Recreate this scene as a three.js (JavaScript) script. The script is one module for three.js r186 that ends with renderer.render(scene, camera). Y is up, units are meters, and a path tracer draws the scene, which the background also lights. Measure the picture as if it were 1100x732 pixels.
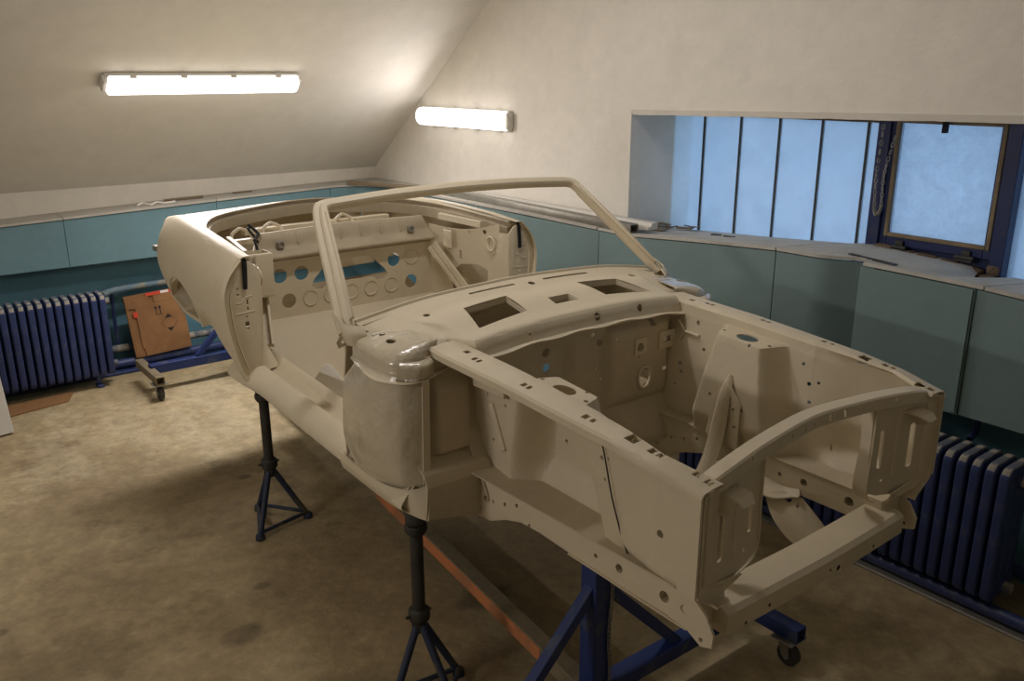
import * as THREE from 'three';
import { mergeGeometries, mergeVertices, toCreasedNormals } from 'three/addons/utils/BufferGeometryUtils.js';
import { RoundedBoxGeometry } from 'three/addons/geometries/RoundedBoxGeometry.js';
import { RectAreaLightUniformsLib } from 'three/addons/lights/RectAreaLightUniformsLib.js';
import { Brush, Evaluator, SUBTRACTION } from 'three-bvh-csg';

// ---------------------------------------------------------------- camera, sky, exposure
const scene = new THREE.Scene();
const camera = new THREE.PerspectiveCamera(42.965, 1100 / 732, 0.05, 60);
camera.position.set(-1.91, 1.95, 0);
camera.up.set(0.18181304, 0.9557624, -0.23121904);
camera.lookAt(-1.91 + 0.5830556, 1.95 - 0.29412573, -0.75732174);
scene.add(camera);
scene.background = new THREE.Color().setRGB(0.165, 0.27, 0.43);        // dull blue dusk sky outside the windows
scene.backgroundIntensity = 1.0;
const renderer = new THREE.WebGLRenderer({ antialias: true });
renderer.toneMapping = THREE.LinearToneMapping;
renderer.toneMappingExposure = 2.3;
renderer.shadowMap.enabled = true;
RectAreaLightUniformsLib.init();
const LAMP = 27, LAMP_GLOW = 1.1;                                     // tube light, and what the eye sees of the diffuser
const LAMP_COLOR = new THREE.Color().setRGB(1.0, 0.94, 0.92);

// ---------------------------------------------------------------- helpers
let seed = 20240611;
const rnd = () => { seed = (seed * 1664525 + 1013904223) >>> 0; return seed / 4294967296; };
const P = (x, y, z) => new THREE.Vector3(x, y, z);
const lerp = (a, b, t) => a + (b - a) * t;
const sstep = (a, b, x) => { const t = Math.min(1, Math.max(0, (x - a) / (b - a))); return t * t * (3 - 2 * t); };
function table(pts) {                                                // piecewise-linear y(x)
  return x => {
    if (x <= pts[0][0]) return pts[0][1];
    for (let i = 1; i < pts.length; i++) if (x <= pts[i][0]) {
      const [a, b] = [pts[i - 1], pts[i]]; return lerp(a[1], b[1], (x - a[0]) / (b[0] - a[0]));
    }
    return pts[pts.length - 1][1];
  };
}
const usedNames = new Map();
function numbered(n) { const k = usedNames.get(n) || 0; usedNames.set(n, k + 1); return k ? `${n}_${String(k).padStart(3, '0')}` : n; }
function uvBox(g) {                                                  // uv in metres along the dominant axis
  const p = g.attributes.position, n = g.attributes.normal, uv = new Float32Array(p.count * 2);
  for (let i = 0; i < p.count; i++) {
    const t = i - i % 3; let ax = 0, ay = 0, az = 0;                 // one projection for each triangle
    for (let k = 0; k < 3; k++) { ax += n.getX(t + k); ay += n.getY(t + k); az += n.getZ(t + k); }
    ax = Math.abs(ax); ay = Math.abs(ay); az = Math.abs(az);
    if (ax >= ay && ax >= az) { uv[2 * i] = p.getZ(i); uv[2 * i + 1] = p.getY(i); }
    else if (ay >= az) { uv[2 * i] = p.getX(i); uv[2 * i + 1] = p.getZ(i); }
    else { uv[2 * i] = p.getX(i); uv[2 * i + 1] = p.getY(i); }
  }
  g.setAttribute('uv', new THREE.BufferAttribute(uv, 2)); return g;
}
function clean(g) {                                                  // position + normal only, no index
  let h = g.index ? g.toNonIndexed() : g;
  for (const k of Object.keys(h.attributes)) if (k !== 'position' && k !== 'normal') h.deleteAttribute(k);
  if (!h.attributes.normal) h.computeVertexNormals();
  h.clearGroups(); return h;
}
const join = list => mergeGeometries(list.flat().map(clean));
function mesh(name, geos, mat, parent) {
  const g = uvBox(Array.isArray(geos) ? join(geos) : clean(geos));
  const m = new THREE.Mesh(g, mat); m.name = parent && parent !== scene ? name : numbered(name);
  m.castShadow = true; m.receiveShadow = true; (parent || scene).add(m); return m;
}
function group(name, x = 0, y = 0, z = 0, ry = 0) {
  const o = new THREE.Group(); o.name = numbered(name); o.position.set(x, y, z); o.rotation.y = ry; scene.add(o); return o;
}
function tag(o, label, category, grp) { o.userData.label = label; o.userData.category = category; if (grp) o.userData.group = grp; return o; }
function struct(o, label, category) { o.userData.kind = 'structure'; if (label) o.userData.label = label; if (category) o.userData.category = category; return o; }
const moved = (g, x, y, z) => g.translate(x, y, z);
function bx(x0, x1, y0, y1, z0, z1, r = 0) {
  const w = Math.abs(x1 - x0), h = Math.abs(y1 - y0), d = Math.abs(z1 - z0);
  const g = r > 0 ? new RoundedBoxGeometry(w, h, d, 2, Math.min(r, w * .49, h * .49, d * .49)) : new THREE.BoxGeometry(w, h, d);
  return g.translate((x0 + x1) / 2, (y0 + y1) / 2, (z0 + z1) / 2);
}
function orient(g, a, dir) {                                         // put local +y along dir, origin at a
  const q = new THREE.Quaternion().setFromUnitVectors(P(0, 1, 0), dir.clone().normalize());
  return g.applyQuaternion(q).translate(a.x, a.y, a.z);
}
function rod(a, b, r0, r1 = r0, seg = 14) {
  const d = b.clone().sub(a), l = d.length();
  return orient(new THREE.CylinderGeometry(r1, r0, l, seg).translate(0, l / 2, 0), a, d);
}
function pipe(pts, r, seg = 10, n = 40, closed = false) {
  return new THREE.TubeGeometry(new THREE.CatmullRomCurve3(pts, closed, 'catmullrom', 0.3), n, r, seg, closed);
}
function barBox(a, b, w, h, up = P(0, 1, 0), r = 0.004) {            // square bar from a to b
  const d = b.clone().sub(a), l = d.length(); d.normalize();
  const side = P(0, 0, 0).crossVectors(d, up).normalize(), u = P(0, 0, 0).crossVectors(side, d);
  const g = new RoundedBoxGeometry(w, h, l, 2, r);
  const m = new THREE.Matrix4().makeBasis(side, u, d.clone().negate());
  return g.applyMatrix4(m).translate((a.x + b.x) / 2, (a.y + b.y) / 2, (a.z + b.z) / 2);
}
function lathe(profile, seg = 24) { return new THREE.LatheGeometry(profile.map(([r, y]) => new THREE.Vector2(r, y)), seg); }
function catmull(a, t) {                                             // a: array of arrays, t in 0..1
  const n = a.length - 1, f = Math.min(n - 1e-9, Math.max(0, t * n)), i = Math.floor(f), u = f - i;
  const p0 = a[Math.max(0, i - 1)], p1 = a[i], p2 = a[i + 1], p3 = a[Math.min(n, i + 2)];
  return p1.map((_, k) => {
    const m1 = (p2[k] - p0[k]) / 2, m2 = (p3[k] - p1[k]) / 2, u2 = u * u, u3 = u2 * u;
    return (2 * u3 - 3 * u2 + 1) * p1[k] + (u3 - 2 * u2 + u) * m1 + (-2 * u3 + 3 * u2) * p2[k] + (u3 - u2) * m2;
  });
}
const linear = (a, t) => { const n = a.length - 1, f = Math.min(n - 1e-9, Math.max(0, t * n)), i = Math.floor(f); return a[i].map((v, k) => lerp(v, a[i + 1][k], f - i)); };
function loft(rows, nu, nv, along = catmull, across = catmull) {     // rows of control points -> grid of Vector3
  const out = [];
  for (let i = 0; i <= nv; i++) {
    const row = rows[0].map((_, k) => along(rows.map(r => r[k]), i / nv)), line = [];
    for (let j = 0; j <= nu; j++) line.push(P(...across(row, j / nu)));
    out.push(line);
  }
  return out;
}
function sheet(grid, t, crease = 0.7) {                              // closed thin shell over a grid of points
  const R = grid.length, Cn = grid[0].length, nrm = [];
  for (let i = 0; i < R; i++) { nrm.push([]); for (let j = 0; j < Cn; j++) {
    const a = grid[Math.min(R - 1, i + 1)][j].clone().sub(grid[Math.max(0, i - 1)][j]);
    const b = grid[i][Math.min(Cn - 1, j + 1)].clone().sub(grid[i][Math.max(0, j - 1)]);
    const n = a.cross(b); nrm[i].push(n.lengthSq() > 1e-16 ? n.normalize() : P(0, 1, 0));
  } }
  const A = grid.map((r, i) => r.map((p, j) => p.clone().addScaledVector(nrm[i][j], t / 2)));
  const B = grid.map((r, i) => r.map((p, j) => p.clone().addScaledVector(nrm[i][j], -t / 2)));
  const pos = [];
  const tri = (a, b, c) => pos.push(a.x, a.y, a.z, b.x, b.y, b.z, c.x, c.y, c.z);
  const quad = (a, b, c, d) => { tri(a, b, c); tri(a, c, d); };
  for (let i = 0; i < R - 1; i++) for (let j = 0; j < Cn - 1; j++) {
    quad(A[i][j], A[i + 1][j], A[i + 1][j + 1], A[i][j + 1]);
    quad(B[i][j], B[i][j + 1], B[i + 1][j + 1], B[i + 1][j]);
  }
  for (let i = 0; i < R - 1; i++) { quad(A[i][0], B[i][0], B[i + 1][0], A[i + 1][0]); const k = Cn - 1; quad(A[i][k], A[i + 1][k], B[i + 1][k], B[i][k]); }
  for (let j = 0; j < Cn - 1; j++) { quad(A[0][j], A[0][j + 1], B[0][j + 1], B[0][j]); const k = R - 1; quad(A[k][j], B[k][j], B[k][j + 1], A[k][j + 1]); }
  let vol = 0;
  for (let i = 0; i < pos.length; i += 9) vol += pos[i] * (pos[i + 4] * pos[i + 8] - pos[i + 5] * pos[i + 7]) - pos[i + 1] * (pos[i + 3] * pos[i + 8] - pos[i + 5] * pos[i + 6]) + pos[i + 2] * (pos[i + 3] * pos[i + 7] - pos[i + 4] * pos[i + 6]);
  if (vol < 0) for (let i = 0; i < pos.length; i += 9) for (let k = 0; k < 3; k++) { const s = pos[i + 3 + k]; pos[i + 3 + k] = pos[i + 6 + k]; pos[i + 6 + k] = s; }
  const g = new THREE.BufferGeometry(); g.setAttribute('position', new THREE.Float32BufferAttribute(pos, 3));
  g.computeVertexNormals(); return crease ? toCreasedNormals(g, crease) : g;
}
const evaluator = new Evaluator(); evaluator.attributes = ['position', 'normal']; evaluator.useGroups = false;
function cut(g, cutters, crease = 0.7) {
  if (!cutters.length) return g;
  const a = new Brush(clean(g)), b = new Brush(join(cutters)); a.updateMatrixWorld(); b.updateMatrixWorld();
  const r = evaluator.evaluate(a, b, SUBTRACTION).geometry;
  return toCreasedNormals(clean(r), crease);
}
const AX = { x: P(1, 0, 0), y: P(0, 1, 0), z: P(0, 0, 1) };
function drill(x, y, z, r, ax = 'y', len = 0.12, seg = 18, sx = 1, sz = 1) {
  const g = new THREE.CylinderGeometry(r, r, len, seg); g.scale(sx, 1, sz);
  return orient(g, P(x, y, z), AX[ax]);
}
const slot = (x, y, z, w, h, d) => moved(new THREE.BoxGeometry(w, h, d), x, y, z);
function mirror(g) {
  const h = clean(g.clone()), p = h.attributes.position, n = h.attributes.normal;
  for (const a of [p, n]) for (let i = 0; i < a.count; i++) a.setX(i, -a.getX(i));
  for (const a of [p, n]) for (let i = 0; i < a.count; i += 3) for (let k = 0; k < 3; k++) {
    const u = a.array[(i + 1) * 3 + k]; a.array[(i + 1) * 3 + k] = a.array[(i + 2) * 3 + k]; a.array[(i + 2) * 3 + k] = u;
  }
  return h;
}
function plate(pts, holes, t, place, bevel = 0) {                    // outline in a plane, then place(geometry)
  const s = new THREE.Shape(pts.map(([a, b]) => new THREE.Vector2(a, b)));
  for (const h of holes) s.holes.push(h);
  const g = new THREE.ExtrudeGeometry(s, { depth: t, bevelEnabled: bevel > 0, bevelSize: bevel, bevelThickness: bevel, bevelSegments: 2, curveSegments: 14 });
  return place ? place(g) : g;
}
const circle = (x, y, r, ry = r) => { const p = new THREE.Path(); p.absellipse(x, y, r, ry, 0, Math.PI * 2); return p; };
const polyPath = pts => { const p = new THREE.Path(); pts.forEach(([a, b], i) => i ? p.lineTo(a, b) : p.moveTo(a, b)); p.closePath(); return p; };
// XY outline standing at z; ZY outline standing at x; XZ outline lying at y
const atZ = z => g => g.translate(0, 0, z);
const atX = x => g => g.applyMatrix4(new THREE.Matrix4().makeBasis(P(0, 0, 1), P(0, 1, 0), P(-1, 0, 0))).translate(x, 0, 0);
const atY = y => g => g.applyMatrix4(new THREE.Matrix4().makeBasis(P(1, 0, 0), P(0, 0, 1), P(0, -1, 0))).translate(0, y, 0);
function sweep(path, profile, ref, closed = false) {                 // profile [a,b] in (side, ref) along path
  const grid = path.map((p, i) => {
    const q0 = path[Math.max(0, i - 1)], q1 = path[Math.min(path.length - 1, i + 1)];
    const T = q1.clone().sub(q0).normalize(), rv = typeof ref === 'function' ? ref(i / (path.length - 1)) : ref;
    const S = P(0, 0, 0).crossVectors(T, rv).normalize(), N = P(0, 0, 0).crossVectors(S, T).normalize();
    return profile.map(([a, b]) => p.clone().addScaledVector(S, a).addScaledVector(N, b));
  });
  const pos = [], n = profile.length;
  const tri = (a, b, c) => pos.push(a.x, a.y, a.z, b.x, b.y, b.z, c.x, c.y, c.z);
  for (let i = 0; i < grid.length - 1; i++) for (let j = 0; j < n; j++) {
    const k = (j + 1) % n; tri(grid[i][j], grid[i][k], grid[i + 1][k]); tri(grid[i][j], grid[i + 1][k], grid[i + 1][j]);
  }
  const fan = (r, f) => { for (let j = 1; j < n - 1; j++) f ? tri(r[0], r[j + 1], r[j]) : tri(r[0], r[j], r[j + 1]); };
  if (!closed) { fan(grid[0], true); fan(grid[grid.length - 1], false); }
  const g = new THREE.BufferGeometry(); g.setAttribute('position', new THREE.Float32BufferAttribute(pos, 3)); g.computeVertexNormals();
  return toCreasedNormals(g, 0.6);
}
const spline = (pts, n) => new THREE.CatmullRomCurve3(pts.map(p => P(...p)), false, 'catmullrom', 0.4).getPoints(n);

// ---------------------------------------------------------------- procedural textures
function noiseGrid(n, cells) {                                       // tileable value noise
  const v = new Float32Array(cells * cells).map(() => rnd()), out = new Float32Array(n * n);
  for (let y = 0; y < n; y++) for (let x = 0; x < n; x++) {
    const fx = x / n * cells, fy = y / n * cells, ix = Math.floor(fx), iy = Math.floor(fy);
    const u = (fx - ix) ** 2 * (3 - 2 * (fx - ix)), w = (fy - iy) ** 2 * (3 - 2 * (fy - iy));
    const q = (a, b) => v[(b % cells) * cells + (a % cells)];
    out[y * n + x] = lerp(lerp(q(ix, iy), q(ix + 1, iy), u), lerp(q(ix, iy + 1), q(ix + 1, iy + 1), u), w);
  }
  return out;
}
function fbm(n, cells, oct, gain = 0.5) {
  const o = new Float32Array(n * n); let amp = 1, sum = 0;
  for (let k = 0; k < oct && cells <= n; k++, cells *= 2, amp *= gain) { const g = noiseGrid(n, cells); for (let i = 0; i < o.length; i++) o[i] += g[i] * amp; sum += amp; }
  for (let i = 0; i < o.length; i++) o[i] /= sum; return o;
}
function tex(n, f, srgb, rep) {
  const d = new Uint8Array(n * n * 4);
  for (let i = 0; i < n * n; i++) { const c = f(i); for (let k = 0; k < 3; k++) d[4 * i + k] = Math.max(0, Math.min(255, Math.round(c[k]))); d[4 * i + 3] = 255; }
  const t = new THREE.DataTexture(d, n, n); t.wrapS = t.wrapT = THREE.RepeatWrapping; t.magFilter = THREE.LinearFilter;
  t.minFilter = THREE.LinearMipmapLinearFilter; t.generateMipmaps = true; if (srgb) t.colorSpace = THREE.SRGBColorSpace;
  t.repeat.set(rep, rep); t.needsUpdate = true; return t;
}
const N1 = fbm(512, 4, 7), N2 = fbm(512, 8, 6, 0.6), N3 = fbm(512, 32, 4, 0.7), N4 = fbm(512, 3, 4);
const mixc = (a, b, t) => a.map((v, k) => lerp(v, b[k], t));
const tint = (c, amt, src = N1, amt2 = 0, src2 = N3) => i => c.map(v => v * (1 + (src[i] - 0.5) * amt + (src2[i] - 0.5) * amt2));
const grey = (src, a = 0, b = 255) => i => { const v = lerp(a, b, src[i]); return [v, v, v]; };
const std = o => new THREE.MeshStandardMaterial({ side: THREE.DoubleSide, ...o });
const phy = o => new THREE.MeshPhysicalMaterial({ side: THREE.DoubleSide, ...o });
const M = {};
M.plaster = std({ map: tex(512, tint([232, 226, 214], 0.10, N1, 0.05), true, 0.5), roughness: 0.95, bumpMap: tex(512, grey(N2), false, 0.9), bumpScale: 0.004 });
M.ceiling = std({ map: tex(512, tint([226, 222, 212], 0.10, N4, 0.05), true, 0.4), roughness: 0.95, bumpMap: tex(512, grey(N1), false, 0.4), bumpScale: 0.003 });
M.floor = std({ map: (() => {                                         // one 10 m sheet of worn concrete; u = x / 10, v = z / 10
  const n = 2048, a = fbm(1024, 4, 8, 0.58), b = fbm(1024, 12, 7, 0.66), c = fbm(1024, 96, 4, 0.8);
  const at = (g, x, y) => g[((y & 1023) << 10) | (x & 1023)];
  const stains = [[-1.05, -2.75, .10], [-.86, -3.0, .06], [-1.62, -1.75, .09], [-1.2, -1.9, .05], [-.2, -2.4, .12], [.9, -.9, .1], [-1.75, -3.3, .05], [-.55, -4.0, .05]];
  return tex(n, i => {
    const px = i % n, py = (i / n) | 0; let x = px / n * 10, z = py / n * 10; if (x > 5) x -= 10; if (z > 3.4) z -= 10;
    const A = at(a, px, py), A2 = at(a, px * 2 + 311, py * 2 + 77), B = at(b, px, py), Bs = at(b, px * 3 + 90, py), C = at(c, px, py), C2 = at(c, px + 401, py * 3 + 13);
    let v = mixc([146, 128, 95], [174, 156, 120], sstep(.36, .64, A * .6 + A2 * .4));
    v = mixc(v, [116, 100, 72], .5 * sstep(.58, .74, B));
    const litDustZone = Math.exp(-(((x + .75) / 1.25) ** 2 + ((z + 5.0) / .95) ** 2)) + .35 * Math.exp(-(((x + 2.2) / 1.0) ** 2 + ((z + 4.2) / 1.2) ** 2));  // pale dust, laid thicker here so the colour also carries the lamplit brightness
    const dustAmt = A * .45 + Bs * .35 + C2 * .2, thr = lerp(.66, .40, Math.min(1, litDustZone));
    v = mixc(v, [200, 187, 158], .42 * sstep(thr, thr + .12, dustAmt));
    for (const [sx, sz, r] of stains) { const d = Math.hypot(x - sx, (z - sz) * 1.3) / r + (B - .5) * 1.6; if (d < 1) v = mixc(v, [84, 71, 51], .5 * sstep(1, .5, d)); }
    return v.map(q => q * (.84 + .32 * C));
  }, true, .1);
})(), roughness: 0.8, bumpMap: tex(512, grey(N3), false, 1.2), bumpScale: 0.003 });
M.blue = std({ map: tex(512, tint([108, 142, 152], 0.10, N1, 0.06), true, 0.8), roughness: 0.6 });
M.blueLow = std({ map: tex(512, tint([98, 144, 162], 0.12, N1, 0.06), true, 0.8), roughness: 0.6 });
M.green = std({ map: tex(512, tint([116, 138, 138], 0.09, N1, 0.05), true, 0.8), roughness: 0.55 });
M.shelf = std({ map: tex(512, tint([186, 182, 172], 0.16, N2, 0.12), true, 1.0), roughness: 0.9 });
M.primer = phy({ map: tex(512, tint([214, 201, 173], 0.07, N1, 0.03), true, 0.9), roughness: 0.56, clearcoat: 0.04, clearcoatRoughness: 0.4, bumpMap: tex(512, grey(N3), false, 2.5), bumpScale: 0.0006 });
M.primerDull = phy({ map: tex(512, tint([198, 184, 156], 0.14, N1, 0.06), true, 0.9), roughness: 0.62, bumpMap: tex(512, grey(N3), false, 2.5), bumpScale: 0.001 });
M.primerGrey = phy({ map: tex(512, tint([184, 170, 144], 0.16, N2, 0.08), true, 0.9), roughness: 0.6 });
M.gloss = phy({ map: tex(512, tint([200, 188, 162], 0.06, N1, 0.02), true, 0.9), roughness: 0.26, clearcoat: 0.8, clearcoatRoughness: 0.14, bumpMap: tex(512, grey(N1), false, 2.0), bumpScale: 0.02 });
M.black = std({ color: 0x141312, roughness: 0.8 });
M.darkSteel = std({ map: tex(512, tint([62, 60, 55], 0.5, N2, 0.2), true, 2), roughness: 0.6, metalness: 0.35 });
M.standBlue = std({ map: tex(512, i => mixc([44, 54, 78], [84, 78, 64], sstep(0.52, 0.68, N2[i])), true, 2), roughness: 0.6, metalness: 0.2 });
M.dolly = std({ map: tex(512, i => mixc([32, 52, 108], [78, 84, 98], sstep(0.55, 0.72, N2[i]) * 0.7), true, 1.6), roughness: 0.5 });
M.dust = std({ map: tex(512, tint([128, 116, 92], 0.3, N2, 0.2), true, 2), roughness: 0.9 });
M.orange = std({ map: tex(512, i => mixc([206, 130, 82], [176, 120, 82], sstep(0.45, 0.65, N2[i])), true, 1.2), roughness: 0.75 });
M.radiator = std({ map: tex(512, i => mixc([48, 62, 108], [92, 96, 110], sstep(0.56, 0.76, N2[i]) * 0.6), true, 2.2), roughness: 0.45 });
M.radiatorTop = std({ map: tex(512, i => mixc([96, 102, 116], [172, 164, 144], sstep(0.36, 0.62, N2[i])), true, 3), roughness: 0.85 });
M.pipe = std({ map: tex(512, i => mixc([98, 122, 136], [140, 138, 124], sstep(0.45, 0.7, N2[i])), true, 2), roughness: 0.6 });
M.navy = std({ map: tex(512, i => mixc([20, 36, 82], [44, 50, 74], sstep(0.6, 0.8, N2[i])), true, 2), roughness: 0.45 });
M.rawWood = std({ map: tex(512, i => mixc([150, 132, 104], [104, 92, 74], N2[i]), true, 2), roughness: 0.85 });
M.board = std({ map: tex(512, i => mixc([156, 114, 74], [132, 95, 60], sstep(0.3, 0.7, N1[i])), true, 1.5), roughness: 0.85 });
M.boardEdge = std({ map: tex(512, i => mixc([158, 120, 78], [120, 84, 48], N3[i]), true, 4), roughness: 0.9 });
M.red = std({ color: 0xd0482c, roughness: 0.6 });
M.ink = std({ color: 0x2a2320, roughness: 0.8 });
M.white = std({ map: tex(512, tint([236, 232, 222], 0.05, N1), true, 1), roughness: 0.5 });
M.galv = std({ map: tex(512, tint([150, 146, 136], 0.25, N2, 0.12), true, 2), roughness: 0.45, metalness: 0.55 });
M.brass = std({ map: tex(512, tint([140, 120, 88], 0.3, N2), true, 3), roughness: 0.55, metalness: 0.4 });
M.rubber = std({ color: 0x3b3934, roughness: 0.8 });
M.brick = std({ map: tex(512, i => mixc([150, 126, 100], [96, 82, 68], N2[i]), true, 4), roughness: 0.95, bumpMap: tex(512, grey(N3), false, 6), bumpScale: 0.01 });
M.glass = phy({ map: tex(512, tint([238, 242, 244], 0.05, N2, 0.03), true, 1.3), roughness: 0.72, transmission: 0.9, thickness: 0, ior: 1.45, side: THREE.DoubleSide });
M.sashGlass = phy({ map: tex(512, tint([236, 240, 242], 0.06, N2, 0.08), true, 2.4), roughness: 0.6, transmission: 0.9, thickness: 0, ior: 1.45 });
M.lampBody = std({ map: tex(512, tint([206, 202, 192], 0.06, N1), true, 2), roughness: 0.5 });
M.diffuser = std({ color: 0xf4f0e4, roughness: 0.4, emissive: LAMP_COLOR, emissiveIntensity: LAMP_GLOW });

// ---------------------------------------------------------------- the room shell
const ZR = -6.3, XR = 1.55, XL = -3.9, ZF = 2.6, YC = 3.15;
const slopeTan = 1.158 / 1.576, zTop = ZR + (YC - 1.24) / slopeTan;
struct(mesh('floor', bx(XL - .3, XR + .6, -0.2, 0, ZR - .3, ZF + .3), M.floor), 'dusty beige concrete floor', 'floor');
{ // ceiling: sloped soffit over the far wall, then flat
  const t = 0.2, s = [[ZR - .3, 1.24 - .3 * slopeTan], [zTop, YC], [zTop, YC + t], [ZR - .3, 1.24 - .3 * slopeTan + t + .1]];
  struct(mesh('ceiling_slope', plate(s, [], XR + .6 - (XL - .3), atX(XR + .6)), M.ceiling), 'off-white sloping plaster ceiling under the roof', 'ceiling');
  struct(mesh('ceiling', bx(XL - .3, XR + .6, YC, YC + t, zTop, ZF + .3), M.ceiling), 'flat off-white plaster ceiling', 'ceiling');
}
struct(mesh('wall_left', bx(XL - .25, XL, 0, YC + .1, ZR - .2, ZF + .2), M.plaster), 'white plaster wall opposite the windows', 'wall');
struct(mesh('wall_front', bx(XL - .1, XR + .1, 0, YC + .1, ZF, ZF + .25), M.plaster), 'white plaster wall facing the blue ledge wall', 'wall');

// far wall with its blue casing
const wallRear = group('wall_rear'); struct(wallRear, 'far wall, white above and blue below a boxed ledge', 'wall');
mesh('plaster', bx(XL, XR + .3, 0.95, 1.5, ZR - .25, ZR), M.plaster, wallRear);
mesh('lower_face', bx(XL, XR + .3, 0, 0.95, ZR - .25, ZR + .01), M.blueLow, wallRear);
const topL = table([[-3.9, 0.99], [-1.2, 1.075], [0.2, 1.12], [1.1, 1.145], [1.4, 1.15]]);
const ZP = -6.05, XPN = 1.33;
const rearSeams = [-3.9, -2.2, -0.83, 0.15, 1.02];
for (let i = 0; i + 1 < rearSeams.length; i++) {
  const a = rearSeams[i] + .0025, b = rearSeams[i + 1] - .0025;
  mesh('casing_panel', plate([[a, .775], [b, .775], [b, topL(b) - .012], [a, topL(a) - .012]], [], .016, atZ(ZP - .016), .001), M.blue, wallRear);
  mesh('casing_top', sheet([[P(a, topL(a), ZP + .012), P(b, topL(b), ZP + .012)], [P(a, topL(a), ZR), P(b, topL(b), ZR)]], .014, 0), M.shelf, wallRear);
  mesh('casing_underside', bx(a, b, .775, .79, ZR, ZP - .017), M.blueLow, wallRear);
}
{ // rounded inside corner of the casing
  const arc = k => P(1.02 + .31 * Math.sin(k), 0, ZP + .31 - .31 * Math.cos(k)), g = [[], []], t = [[], []];
  for (let i = 0; i <= 16; i++) {
    const p = arc(i / 16 * Math.PI / 2), y = lerp(1.142, 1.15, i / 16);
    g[0].push(P(p.x, .775, p.z)); g[1].push(P(p.x, y - .012, p.z));
    t[0].push(P(p.x - .008, y, p.z + .008)); t[1].push(i < 8 ? P(lerp(1.02, XR, i / 8), y, ZR) : P(XR, y, lerp(ZR, ZP + .31, (i - 8) / 8)));
  }
  mesh('casing_corner', sheet(g, .016), M.blue, wallRear); mesh('casing_top', sheet(t, .014, 0), M.shelf, wallRear);
}
// right wall: opening for the windows, boxed ledge with painted panels
const ZW0 = -3.43, ZW1 = -0.45, YW1 = 1.752, XG = 1.9;
const wallRight = group('wall_right'); struct(wallRight, 'white plaster window wall above a boxed grey-green ledge', 'wall');
mesh('plaster', [bx(XR, XR + .5, 0.98, YC + .1, ZR - .2, ZW0), bx(XR, XR + .5, 0.98, YC + .1, ZW1, ZF + .2), bx(XR, XR + .5, 0.9, 1.04, ZW0, ZW1)], M.plaster, wallRight);
mesh('plaster_head', plate([[ZW0, YW1 + .006], [-1.5, 1.79], [ZW1, 1.79], [ZW1, YC + .1], [ZW0, YC + .1]], [], .5, atX(XR + .5)), M.plaster, wallRight);
mesh('lower_face', bx(XR - .01, XR + .5, 0, 0.98, ZR, ZF), M.blueLow, wallRight);
{ // ragged plaster edge along the head of the opening
  const g = [[], []];
  for (let i = 0; i <= 90; i++) { const z = lerp(ZW0, ZW1, i / 90), yh = table([[ZW0, YW1], [-1.5, 1.784]])(z), d = .002 + .012 * N1[(i * 37) % 512]; g[0].push(P(XR + .004, yh + .02, z)); g[1].push(P(XR + .016, yh - d, z)); }
  mesh('plaster_edge', sheet(g, .02), M.plaster, wallRight);
}
const yF = table([[-5.8, 1.15], [-3.9, 1.15], [-3.2, 1.142], [-2.75, 1.178], [-2.3, 1.208], [-1.85, 1.212], [-1.4, 1.202], [-1.2, 1.19], [2.6, 1.17]]);
const yB = table([[-3.43, 1.085], [-2.7, 1.13], [-2.1, 1.175], [-1.5, 1.13], [-.4, 1.11]]);
function rightPanel(z0, z1, xf, yb, n = 1) {
  const g = [[], []];
  for (let i = 0; i <= n; i++) { const z = lerp(z0 + .0025, z1 - .0025, i / n), x = xf(i / n); g[0].push(P(x, yb, z)); g[1].push(P(x, yF(z) - .012, z)); }
  mesh('casing_panel', sheet(g, .016), M.green, wallRight);
  const under = [g[0].map(p => p.clone()), g[0].map(p => P(XR, yb, p.z))]; mesh('casing_underside', sheet(under, .012, 0), M.green, wallRight);
}
rightPanel(-5.74, -4.55, () => XPN, .775); rightPanel(-4.55, -3.42, () => XPN, .76); rightPanel(-3.42, -2.28, () => XPN, .74, 6);
rightPanel(-2.28, -1.86, k => XPN + .085 * sstep(.45, 1, k), .72, 14);
rightPanel(-1.865, -1.405, k => lerp(1.312, 1.325, k), .70, 4); rightPanel(-1.405, -0.7, () => 1.33, .70, 4); rightPanel(-0.7, 0.7, () => 1.33, .70, 4); rightPanel(.7, 2.6, () => 1.33, .7, 4);
mesh('panel_strip', bx(1.306, 1.316, .71, 1.19, -1.435, -1.412), M.green, wallRight);
function rightTop(z0, z1, n) {
  const g = [[], [], []];
  for (let i = 0; i <= n; i++) {
    const z = lerp(z0, z1, i / n), inW = z > ZW0 && z < ZW1, step = z > -2.28 && z < -1.86 ? .085 * sstep(.45, 1, (z + 2.28) / .42) : 0;
    let xb = inW ? XG - .02 : XR;
    if (inW) { xb += .10 * sstep(-2.27, -2.13, z) * (1 - sstep(-1.66, -1.60, z)); xb -= .15 * sstep(-1.69, -1.60, z) * (1 - sstep(-1.55, -1.50, z)); }
    g[0].push(P(XPN - .012 + step, yF(z), z)); g[1].push(P((XPN + xb) / 2, (yF(z) + (inW ? yB(z) : yF(z))) / 2 + .003, z)); g[2].push(P(xb, inW ? yB(z) : yF(z), z));
  }
  mesh('casing_top', sheet(g, .014), M.shelf, wallRight);
}
rightTop(-5.74, -3.435, 4); rightTop(-3.425, -2.283, 10); rightTop(-2.277, -1.382, 60); rightTop(-1.376, -.455, 24); rightTop(-.445, 2.6, 6);

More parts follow.
